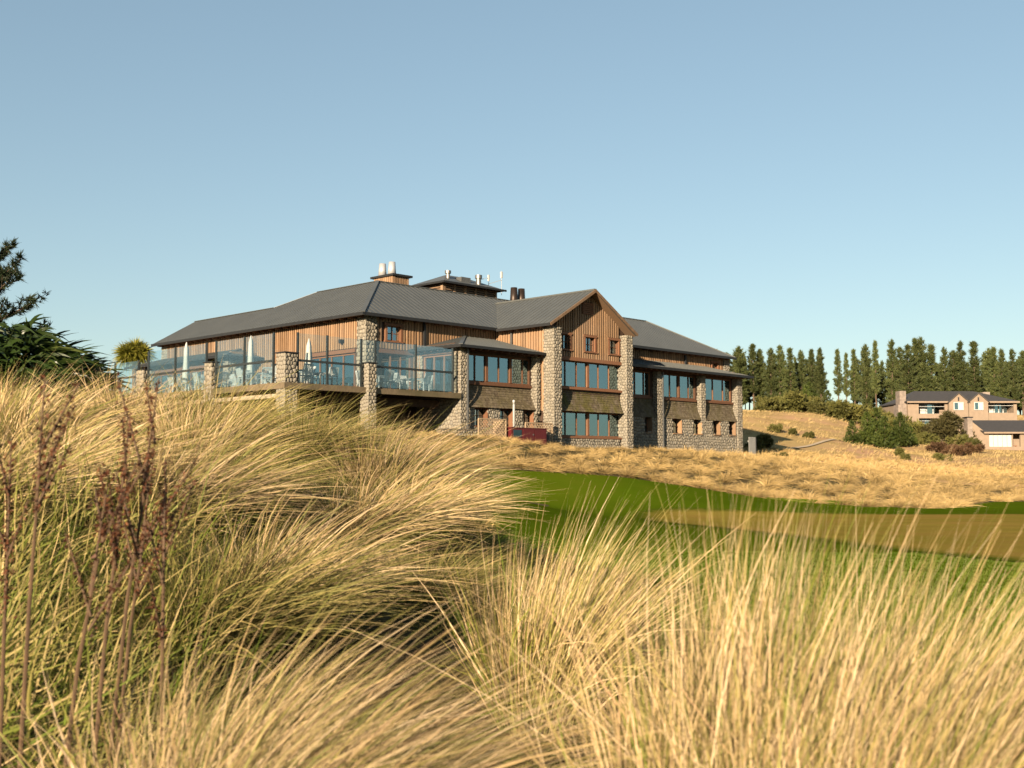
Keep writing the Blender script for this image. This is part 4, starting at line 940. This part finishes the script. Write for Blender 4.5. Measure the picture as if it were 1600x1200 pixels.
# bank below the lodge
BANK = [tussock_mesh(700, .2, .5, .85, .95, (.05 + .03 * k, .05 - .02 * k, 0), .7, .015, 5, 'banktussock') for k in range(5)]
lodge_poly = [uv2w(*q) for q in ((-.5, -1.0), (4.3, -1.2), (11.3, -.6), (12.6, -2.2), (16.6, -2.0), (24.2, -1.4), (24.2, .2), (38.2, .2), (39.5, .2), (41.3, 3), (41.3, 13), (14, 25.5), (-.5, 18))]
near_poly = [uv2w(*q) for q in ((-1, -4), (40, -4), (40, 2), (-1, 2))]
bx = RNG.uniform(-14, 55, 9000); by = RNG.uniform(42, 92, 9000)
LAWN_G = [(x, y + .3) for x, y in LAWN]
az = bx / by
ok = ~inside(LAWN_G, bx, by) & ~inside(lodge_poly, bx, by) & (by > 49 - 4 * (bx < -1)) & (az > -.16) & (az < .52)
bx, by = bx[ok], by[ok]; order = np.argsort(by); bx, by = bx[order], by[order]
keep = []; grid = {}
for x, y in zip(bx, by):
    g = (int(x // 1.2), int(y // 1.2)); q = [k for i in (-1, 0, 1) for j in (-1, 0, 1) for k in grid.get((g[0] + i, g[1] + j), [])]
    if all((x - a) ** 2 + (y - b) ** 2 > 1.16 ** 2 for a, b in q): keep.append((x, y)); grid.setdefault(g, []).append((x, y))
# plants right along the lawn edge
edge = [P_(a, d) for a, d in ((690, 49.3), (780, 50.7), (960, 52.6), (1190, 54.5), (1340, 53.6), (1495, 53.2))]
ed = []
for (a, b) in zip(edge[:-1], edge[1:]):
    L_ = math.dist(a, b); n = int(L_ / 1.12)
    for k in range(n): t = (k + .5) / n; ed.append((a[0] + t * (b[0] - a[0]), a[1] + t * (b[1] - a[1]) + random.uniform(-.1, .25)))
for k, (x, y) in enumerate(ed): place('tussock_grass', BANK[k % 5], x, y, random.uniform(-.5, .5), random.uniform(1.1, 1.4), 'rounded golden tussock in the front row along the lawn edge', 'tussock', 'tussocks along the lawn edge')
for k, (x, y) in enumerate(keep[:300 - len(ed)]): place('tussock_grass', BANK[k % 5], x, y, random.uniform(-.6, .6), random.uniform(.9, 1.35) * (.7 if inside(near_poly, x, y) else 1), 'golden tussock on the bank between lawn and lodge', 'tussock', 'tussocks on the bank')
def scatter_blades(name, pts, per, rad, hmin, hmax, wd, seg, mat, spread=.9, wind=(.2, .08, 0), droop=.45, sink=.05):
    n = len(pts) * per; c = np.repeat(pts, per, 0); r_ = rad * np.sqrt(RNG.random(n)); a = RNG.random(n) * math.tau
    x = c[:, 0] + r_ * np.cos(a); y = c[:, 1] + r_ * np.sin(a); z = c[:, 2] - sink
    tl = spread * RNG.random(n) ** .7; aa = a + RNG.normal(0, .4, n); sc_ = np.repeat(RNG.uniform(.7, 1.15, len(pts)), per)
    d0 = np.stack([np.sin(tl) * np.cos(aa), np.sin(tl) * np.sin(aa), np.cos(tl)], 1)
    bend = np.array(wind)[None] * RNG.normal(1, .3, n)[:, None] + np.stack([np.zeros(n), np.zeros(n), -droop * RNG.uniform(.4, 1.2, n)], 1)
    rnd = np.clip(np.repeat(RNG.random(len(pts)), per) * .5 + RNG.random(n) * .5, 0, 1)
    return stuff(tag(link(name, blade_mesh(name, np.stack([x, y, z], 1), d0, bend, RNG.uniform(hmin, hmax, n) * sc_, wd * RNG.uniform(.6, 1.3, n), seg, mat, rnd)), *LBL[name]))
LBL = {'slope_grass': ('golden tussock cover on the slope in front of the terrace', 'grass'), 'bank_grass': ('mass of golden tussock growing up the bank to the lodge walls', 'grass'), 'hill_grass': ('dry straw-coloured grass covering the hillside below the pines', 'grass'),
       'ground_grass': ('tangled dry and green grass between the foreground tussocks', 'grass'), 'lawn_grass': ('short green grass of the mown lawn', 'grass'), 'dead_stems': ('broken straw stems lying in the rough grass', 'grass')}
rest = np.array(keep[300 - len(ed):]); rest = np.column_stack([rest, zt(rest[:, 0], rest[:, 1])])
scatter_blades('bank_grass', rest, 150, .2, .6, 1.0, .024, 4, 'banktussock', 1.05, (.1, .03, 0), .85)
hx = RNG.uniform(10, 140, 15000); hy = RNG.uniform(66, 235, 15000); a = hx / hy
ok = (a > .14) & (a < .55) & ~inside(lodge_poly, hx, hy) & ~((hy > 128) & (hy < 162) & (a > .345) & (a < .6))
pw = np.array([tuple(p + (0, -2.0)) for p in pl] + [tuple(p + (0, 1.6)) for p in pl[::-1]]); ok &= ~inside(pw, hx, hy)
ok &= ~((hy < 92) & (RNG.random(len(hx)) < .3))
hx, hy = hx[ok], hy[ok]; hp = np.column_stack([hx, hy, zt(hx, hy)])
scatter_blades('hill_grass', hp, 14, .45, .3, .75, .05, 2, 'hillgrass')
n = 15000; D = 3.3 + 10.5 * RNG.random(n) ** .8; pxs = RNG.uniform(-300, 1750, n); gx_ = px2x(pxs, D); ok = ~((gx_ > 1.2) & (D > 9.5)) & ~((gx_ > 3.2) & (D > 8)) & ~((np.abs(gx_ + .45) < .55) & (D > 3.6) & (D < 7.3)); gx_, D = gx_[ok], D[ok]
gp = np.column_stack([gx_, D, zt(gx_, D)])
scatter_blades('ground_grass', gp, 7, .12, .1, .46, .0065, 3, 'drygrass', 1.1)
n = 26000; pxs = RNG.uniform(760, 1750, n); D = RNG.uniform(8.5, 26, n); gx_ = px2x(pxs, D); ok = inside(LAWN, gx_, D) & ~inside(GREEN, gx_, D); gx_, D = gx_[ok], D[ok]
scatter_blades('lawn_grass', np.column_stack([gx_, D, zt(gx_, D) + .05]), 7, .1, .03, .06, .007, 1, 'lawnblade', .7, (.05, 0, 0), .2, .025)
n = 1500; gx_ = RNG.uniform(-34, 1, n); D = RNG.uniform(14, 75, n); ok = ~inside(LAWN, gx_, D) & ~inside(lodge_poly, gx_, D) & ~((D < 17) & (gx_ > -8)) & ~((D > 44) & (gx_ > -13)); gx_, D = gx_[ok], D[ok]
scatter_blades('slope_grass', np.column_stack([gx_, D, zt(gx_, D)]), 110, .3, .5, .95, .03, 3, 'banktussock', 1.05, (.14, .03, 0), .75)
# broken stems in the weedy corner
n = 1700; D = RNG.uniform(3.6, 7, n); pxs = RNG.uniform(-150, 330, n); gx_ = px2x(pxs, D); z = zt(gx_, D) + RNG.uniform(0, .3, n)
tl = RNG.uniform(.1, 1.45, n); aa = RNG.normal(.3, 1.1, n)
d0 = np.stack([np.sin(tl) * np.cos(aa), np.sin(tl) * np.sin(aa), np.cos(tl)], 1)
stuff(tag(link('dead_stems', blade_mesh('dead_stems', np.stack([gx_, D, z], 1), d0, RNG.normal(0, .15, (n, 3)), RNG.uniform(.2, .7, n), RNG.uniform(.004, .011, n), 4, 'drygrass', RNG.uniform(.4, 1, n))), *LBL['dead_stems']))

# dock stalks with rusty seed heads
def dock_mesh(h, seed):
    rg = np.random.default_rng(seed); rd = random.Random(seed); stem = MB(); R0 = []; 
    def spike(p, d, L):
        p = np.array(p); d = np.array(d) / np.linalg.norm(d); stem.tube([tuple(p), tuple(p + d * L)], [.005, .002], 5)
        k = int(L * 330); t = rg.random(k); q = p + np.outer(t * L, d) + rg.normal(0, .008, (k, 3)); R0.append(q)
    lean = (rd.uniform(-.04, .14), rd.uniform(-.06, .06)); top = (lean[0] * h, lean[1] * h, h)
    stem.tube([(0, 0, -.05), (lean[0] * h * .4, lean[1] * h * .4, h * .5), (lean[0] * h * .75, lean[1] * h * .75, h * .8)], [.007, .006, .004], 6)
    spike((lean[0] * h * .6, lean[1] * h * .6, h * .7), (lean[0], lean[1], 1), h * .3)
    for k in range(4):
        f = rd.uniform(.45, .85); a = rd.uniform(0, math.tau); L = rd.uniform(.12, .28) * h
        spike((lean[0] * h * f, lean[1] * h * f, h * f), (math.cos(a) * .45 + lean[0], math.sin(a) * .45, 1), L)
    q = np.concatenate(R0); n = len(q); d = rg.normal(size=(n, 3)); d /= np.linalg.norm(d, axis=1, keepdims=True)
    return stem, q, d, n
DOCKS = [(42, 590, 3.3, 'tall rust-brown dock stalk with forked seed heads'), (14, 690, 3.6, 'dock stalk with rusty spikes beside the tall forked one'), (172, 590, 3.7, 'tall dark dock stalk in front of the flax bushes'), (150, 650, 3.4, 'bushy dock stalk with many rusty side spikes'), (185, 700, 3.9, 'short dock stalk among straw stems'), (262, 715, 3.5, 'leaning dock stalk beside the wind-blown tussock'), (100, 760, 3.2, 'low dock stalk in the weedy grass')]
for k, (px, ytop, D, lb) in enumerate(DOCKS):
    x = px2x(px, D); g = zt(x, D).item(); h = CZ + (HOR - ytop) * D / 1765 - g; r = tag(empty('dock_stalk', (x, D, g)), lb, 'weed', 'dock stalks'); st, q, d, n = dock_mesh(h, 50 + k)
    st.build('stem', 'stalk', r); o = link('seed_head', blade_mesh('seed_head', q, d, RNG.normal(0, .2, (n, 3)), RNG.uniform(.008, .016, n), RNG.uniform(.006, .011, n), 2, 'dock'), r); stuff(o)

# ------------------------------------------------------------------ trees and shrubs
def tufts(name, pos, dirs, per, L, wd, spread, mat, rnd=None, seg=1):
    n = len(pos) * per; P = np.repeat(pos, per, 0); d = np.repeat(dirs, per, 0) + RNG.normal(0, spread, (n, 3)); d /= np.linalg.norm(d, axis=1, keepdims=True) + 1e-9
    rn = np.clip(np.repeat(RNG.random(len(pos)) if rnd is None else rnd, per) * .7 + RNG.random(n) * .3, 0, 1)
    return blade_mesh(name, P, d, RNG.normal(0, .1, (n, 3)) - [0, 0, .05], RNG.uniform(.6, 1.2, n) * L, wd * RNG.uniform(.7, 1.3, n), seg, mat, rn, None, 2.0)
def pine_meshes(h, seed, wid, bare, mat='needles', per=9, L=.7, wd=.13, dens=1.15):
    rg = np.random.default_rng(seed); tr = MB(); z = np.linspace(0, h, 9); wob = np.cumsum(rg.normal(0, .05, (9, 2)), 0)
    tr.tube([(wob[i, 0], wob[i, 1], z[i] - (.6 if i == 0 else 0)) for i in range(9)], [max(.03, .24 * (1 - i / 8.3)) * h / 15 for i in range(9)], 7)
    pos = []; dr = []; zz = h * bare
    sector = rg.uniform(.55, 1.25, 8)
    while zz < h * .985:
        f = (zz / h - bare) / (1 - bare); prof = (min(1, .5 + 1.6 * f) * (1 - f) ** .75 * 1.15 + .05) * wid
        for k in range(rg.integers(4, 7)):
            a = rg.random() * math.tau; ln = prof * rg.uniform(.45, 1.15) * sector[int(a / math.tau * 8) % 8] ; up = rg.uniform(.1, .55)
            cx, cy = np.interp(zz, z, wob[:, 0]), np.interp(zz, z, wob[:, 1]); d = np.array([math.cos(a), math.sin(a), up])
            m_ = max(2, int(ln * 4.2 * dens)); e = np.array([cx, cy, zz]) + d * ln
            tr.bar((cx, cy, zz), tuple(np.array([cx, cy, zz]) + d * ln * .85), .045 * h / 15)
            for t in np.linspace(.3, 1, m_):
                for _ in range(2):
                    pos.append(np.array([cx, cy, zz]) + d * ln * t + rg.normal(0, .14, 3) + [0, 0, .25 * t * t * ln * .4]); dr.append(d * .8 + [0, 0, .55])
        zz += rg.uniform(.28, .55) * h / 15
    for _ in range(8): pos.append(np.array([wob[-1, 0], wob[-1, 1], h * .97 + rg.random() * .03 * h])); dr.append(np.array([0, 0, 1.]))
    return tr, tufts('crown', np.array(pos), np.array(dr), per, L, wd, .5, mat)
PV = []
for k, (h, wid, bare) in enumerate([(15, 2.1, .16), (16, 1.7, .22), (14, 2.4, .1), (15.5, 1.35, .3), (14.5, 1.9, .14), (16, 2.2, .2)]):
    tr, cr = pine_meshes(h, 200 + k, wid, bare); r = empty('pine_tree'); tr.build('trunk', 'bark', r); link('crown', cr, r); PV.append([r, h, False])
def put_pine(px, top, D, k, group, label):
    x = px2x(px, D); z = zt(x, D).item(); need = CZ + (HOR - top) * D / 1765 - z; v = PV[k]
    r = copy_tree(v[0]) if v[2] else v[0]; v[2] = True; s = need / v[1]; r.location = (x, D, z - .2); sw = s * random.choice((.65, .75, .85, .95, 1.1)); r.scale = (sw, sw, s); r.rotation_euler.z = random.uniform(0, 6.28); tag(r, label, 'tree', group)
def pine_label(px, back):
    w_ = ('behind the end of the lodge roof' if px < 1165 else 'between the lodge and the gap in the tree row' if px < 1295 else 'beside the gap in the tree row' if px < 1332 else 'in the row above the young conifers' if px < 1408 else 'in the row behind the two storey house')
    return ('pines ' + w_ + (', second rank' if back else ''), ('shorter second-rank pine ' if back else 'tall dark pine ') + w_)
FRONT = [(1124, 546), (1140, 552), (1158, 541), (1180, 537), (1190, 545), (1207, 544), (1221, 539), (1238, 543), (1254, 547), (1272, 545), (1285, 543), (1312, 545), (1326, 551), (1338, 545), (1357, 538), (1372, 532), (1398, 530), (1412, 542), (1423, 538), (1434, 528), (1444, 527), (1459, 538), (1480, 542), (1494, 548), (1508, 533), (1526, 533), (1550, 544), (1558, 542), (1570, 545), (1589, 545), (1602, 548), (1622, 540), (1645, 545)]
for k, (px, top) in enumerate(FRONT): put_pine(px, top, 226 + random.uniform(-3, 4), 3 if px in (1312, 1326) else k % 6, *pine_label(px, 0))
for px in list(range(1130, 1288, 9)) + list(range(1335, 1660, 10)): put_pine(px + random.uniform(-4, 4), 556 + random.uniform(-6, 16), 238 + random.uniform(-3, 6), random.randrange(6), *pine_label(px, 1))
# leafy shrubs
def shrub_mesh(seed, n, rx, rz, mat, per=6, L=.35, wd=.14, lumps=9, cone=0.):
    rg = np.random.default_rng(seed); c = np.stack([rg.normal(0, rx * .42, lumps), rg.normal(0, rx * .42, lumps), rg.uniform(.25, .72, lumps) * rz], 1); rad = rg.uniform(.3, .5, lumps) * min(rx, rz)
    if cone: f = c[:, 2] / rz; c[:, :2] *= (1.1 - f)[:, None]; rad *= (1.2 - .8 * f)
    k = rg.integers(0, lumps, n); d = rg.normal(size=(n, 3)); d /= np.linalg.norm(d, axis=1, keepdims=True); p = c[k] + d * (rad[k] * rg.uniform(.55, 1.08, n))[:, None]; p[:, 2] = np.maximum(p[:, 2], .02)
    return tufts('foliage', p, d + [0, 0, .35], per, L, wd, .5, mat, rg.random(lumps)[k] * .6 + rg.random(n) * .4)
def shrub(name, me, x, y, s, label, cat, group=None, stem=True):
    r = tag(empty(name, (x, y, zt(x, y).item() - .05), random.uniform(0, 6)), label, cat, group); r.scale = s if isinstance(s, tuple) else (s, s, s); link('foliage', me, r)
    if stem: MB().tube([(0, 0, -.3), (.03, 0, .5)], [.07, .04], 6).build('stem', 'bark', r)
    return r
SH = [shrub_mesh(300 + k, 420, 1.3, 1.9, 'shrub') for k in range(3)]
for k in range(52):
    px = 1190 + k * 5.3 + random.uniform(-4, 4); D = random.uniform(150, 176) - max(0, (px - 1330)) * .1
    shrub('hill_shrub', SH[k % 3], px2x(px, D), D, random.uniform(1.0, 1.7), *(('yellow-green shrub in the band below the pine stand nearest the lodge', 'shrub', 'shrubs below the near pine stand') if px < 1300 else ('yellow-green shrub in the band behind the young conifers', 'shrub', 'shrubs behind the young conifers')))
def young_mesh(seed, h, w_):
    tr, cr = pine_meshes(h, seed, w_, .02, 'conifer', 8, .38, .075, 1.5); return tr, cr
def cone_mesh(seed, h, w_):
    rg = np.random.default_rng(seed); pos = []; dr = []; z = .15
    while z < h:
        f = z / h; ln = w_ * (1 - f) ** .85 + .06
        for k in range(max(6, int(20 * (1 - f)))):
            a = rg.random() * math.tau; L = ln * rg.uniform(.7, 1.1); d = np.array([math.cos(a), math.sin(a), .25])
            for t in np.linspace(.35, 1, max(2, int(L * 4))): pos.append(np.array([0, 0, z]) + d * L * t + rg.normal(0, .06, 3)); dr.append(d * .7 + [0, 0, .5])
        z += .24
    return tufts('crown', np.array(pos), np.array(dr), 10, .36, .10, .5, 'conifer')
CN = [cone_mesh(400 + k, 4.2, 1.75) for k in range(3)]
for k, (px, top, D) in enumerate([(1333, 655, 117), (1357, 641, 121), (1384, 648, 119), (1408, 642, 122), (1372, 634, 127), (1424, 664, 124), (1262, 600, 190), (1268, 595, 196), (1296, 608, 190), (1250, 612, 192)]):
    x = px2x(px, D); z = zt(x, D).item(); hh = CZ + (HOR - top) * D / 1765 - z; s = max(.4, hh / 4.3); far = D > 150
    r = tag(empty('young_conifer', (x, D, z - .1), random.uniform(0, 6)), 'yellow-green young conifer in front of the pine row' if far else 'bushy dark green young conifer beside the gravel path', 'tree', 'young conifers by the pines' if far else 'young conifers by the path'); r.scale = (s * (.75 if far else .82), s * (.75 if far else .82), s)
    link('crown', CN[k % 3], r); MB().tube([(0, 0, -.3), (0, 0, 3.6)], [.1, .03], 6).build('trunk', 'bark', r)
OB = shrub_mesh(500, 1500, 3.2, 5.6, 'olivebush', 6, .45, .13, 16, .5)
shrub('olive_bush', OB, px2x(1482, 139), 139, (1.0, 1, .95), 'tall brownish olive bush in front of the two storey house', 'bush')
shrub('olive_bush', OB, px2x(1462, 140), 140, (.7, .7, .72), 'smaller brownish olive bush beside the tall one at the house', 'bush')
BR = [shrub_mesh(520 + k, 260, .9, 1.1, 'brownshrub', 6, .28, .1, 6) for k in range(2)]
for k, (px, py, D, s) in enumerate([(1462, 695, 118, 1.1), (1475, 700, 117, 1.0), (1488, 703, 114, 1.1), (1499, 706, 112, 1.0), (1510, 706, 113, .9), (1520, 703, 118, 1), (1480, 707, 112, .8)]): shrub('brown_shrub', BR[k % 2], px2x(px, D), D, s, 'rust-brown low shrub on the slope below the garage', 'shrub', 'brown shrubs below the garage')
for k, (px, D, s) in enumerate([(1444, 130, .8), (1452, 129, .9), (1500, 127, .9), (1515, 126, .8), (1527, 124, .75), (1436, 131, .7)]): shrub('hill_shrub', SH[k % 3], px2x(px, D), D, s, 'small yellow-green shrub planted in front of the house', 'shrub', 'shrubs before the house')
for k, (px, D, s) in enumerate([(1405, 98, .45), (1412, 95, .35), (1470, 97, .4), (1195, 92, .65), (1186, 90, .5), (1215, 104, .5), (1240, 104, .4), (1268, 104, .4), (1222, 80, .28)]): shrub('hill_shrub', SH[k % 3], px2x(px, D), D, s, 'small green shrub dotted on the dry grass slope', 'shrub', 'shrubs on the dry slope')
# cabbage tree beyond the terrace
def cabbage(px, py, D):
    x = px2x(px, D); zc = CZ + (HOR - py) * D / 1765; g = zt(x, D).item(); r = tag(empty('cabbage_tree', (x, D, g)), 'spiky cabbage tree behind the terrace glass', 'tree'); h = zc - g
    MB().tube([(0, 0, -.3), (.1, 0, h * .5), (0, 0, h - .5)], [.22, .17, .13], 9).tube([(0, 0, h - .9), (.45, .1, h - .2)], [.1, .08], 7).tube([(0, 0, h - .9), (-.4, -.1, h - .25)], [.1, .08], 7).build('trunk', 'bark', r)
    n = 1700; hd = np.array([(.45, .1, h - .1), (-.42, -.1, h - .15), (0, .2, h + .15)])[RNG.integers(0, 3, n)]; d = RNG.normal(size=(n, 3)); d[:, 2] = d[:, 2] * .9 + .25; d /= np.linalg.norm(d, axis=1, keepdims=True)
    bend = np.stack([np.zeros(n), np.zeros(n), -RNG.uniform(.05, .45, n)], 1); link('crown', blade_mesh('crown', hd, d, bend, RNG.uniform(.75, 1.2, n), RNG.uniform(.055, .1, n), 4, 'palm', None, None, 2.5), r)
cabbage(205, 548, 76)

# flax thicket on the left: strap leaves from many fans
def flax_mesh(n, rx, h):
    a = RNG.random(n) * math.tau; q = RNG.random(n) ** .6; f = RNG.random(n); rr_ = rx * q * np.sqrt(1 - (f * .8) ** 2); root = np.stack([rr_ * np.cos(a), rr_ * np.sin(a), h * f * (1 - .35 * q * q) - .1], 1)
    fan = (root // .42).astype(int); key = (fan[:, 0] * 7 + fan[:, 1] * 13 + fan[:, 2] * 29) % 97; fv = RNG.normal(0, .28, (97, 3)); fr = RNG.random(97)
    tl = RNG.uniform(.15, .95, n); aa = a + RNG.normal(0, .7, n); d0 = np.stack([np.sin(tl) * np.cos(aa), np.sin(tl) * np.sin(aa), np.cos(tl)], 1) + fv[key]
    bend = d0 * [1, 1, 0] * .4 + np.stack([RNG.normal(.08, .08, n), RNG.normal(0, .08, n), -RNG.uniform(.3, 1.1, n)], 1)
    return blade_mesh('flax', root, d0, bend, RNG.uniform(.2, .38, n), RNG.uniform(.028, .05, n), 5, 'flax', np.clip(fr[key] * .6 + RNG.random(n) * .4, 0, 1), None, 3.0)
for px, D, rx, h, n, lb in [(5, 13, 1.25, 1.7, 5000, 'tall dark green flax bush behind the seeding dock stalks'), (112, 13.8, .65, 1.2, 2200, 'smaller dark flax bush next to the terrace glass'), (-110, 12.6, 1.3, 1.65, 3000, 'dark flax bush under the big pine branches'), (60, 14.6, .9, 1.45, 2600, 'dark flax bush between the tall bush and the terrace')]:
    place('flax_bush', flax_mesh(n, rx, h), px2x(px, D), D, 0, 1., lb, 'bush', 'flax bushes on the left', -.12)
# big pine at the left edge: upswept bottle-brush branches
D = 30.; x = px2x(-70, D); g = zt(x, D).item(); r = tag(empty('pine_tree', (x, D, g)), 'large dark pine with upswept branches behind the flax bushes', 'tree')
tr = MB(); H_ = CZ + 6.6 - g; tr.tube([(0, 0, -.5), (.1, 0, H_ * .5), (0, 0, H_)], [.24, .16, .03], 9); pos = []; dr = []
def bough(z, a, L, up, sub=True):
    p = np.array([0, 0, z], float) if np.isscalar(z) else z; d = np.array([math.cos(a), math.sin(a), up * .35]); n = max(5, int(L / .13)); P = [tuple(p)]; q = p.copy()
    for k in range(n):
        t = k / n; d = d + [0, 0, up * 1.1 / n]; dn = d / np.linalg.norm(d); q = q + dn * (L / n); P.append(tuple(q))
        if t > .22:
            for _ in range(5): pos.append(q + RNG.normal(0, .03, 3)); dr.append(dn * .9 + RNG.normal(0, .75, 3))
        if sub and t > .3 and RNG.random() < .2: bough(q.copy(), a + RNG.choice([-1, 1]) * RNG.uniform(.5, 1.0), L * (1 - t) * RNG.uniform(.4, .75) + .15, up * 1.1, False)
    tr.tube(P[::2] if len(P) > 6 else P, [max(.006, .035 * (1 - i / len(P[::2]))) for i in range(len(P[::2]))] if len(P) > 6 else .01, 5)
z = .6
while z < H_ - .2:
    f = z / H_
    for k in range(3): bough(z + RNG.uniform(-.1, .1), RNG.random() * math.tau, (2.75 * (1 - f) ** .7 + .3) * RNG.uniform(.75, 1.1), RNG.uniform(.45, .9))
    z += .42
for z, L, up in ((H_ * .52, 2.35, .62), (H_ * .46, 2.45, .5), (H_ * .62, 1.9, .6), (H_ * .7, 1.6, .8), (H_ * .4, 2.3, .55)): bough(z, RNG.uniform(-.5, .1), L, up)
tr.build('trunk', 'bark', r); link('crown', tufts('crown', np.array(pos), np.array(dr), 7, .19, .026, .35, 'needlesdark'), r)
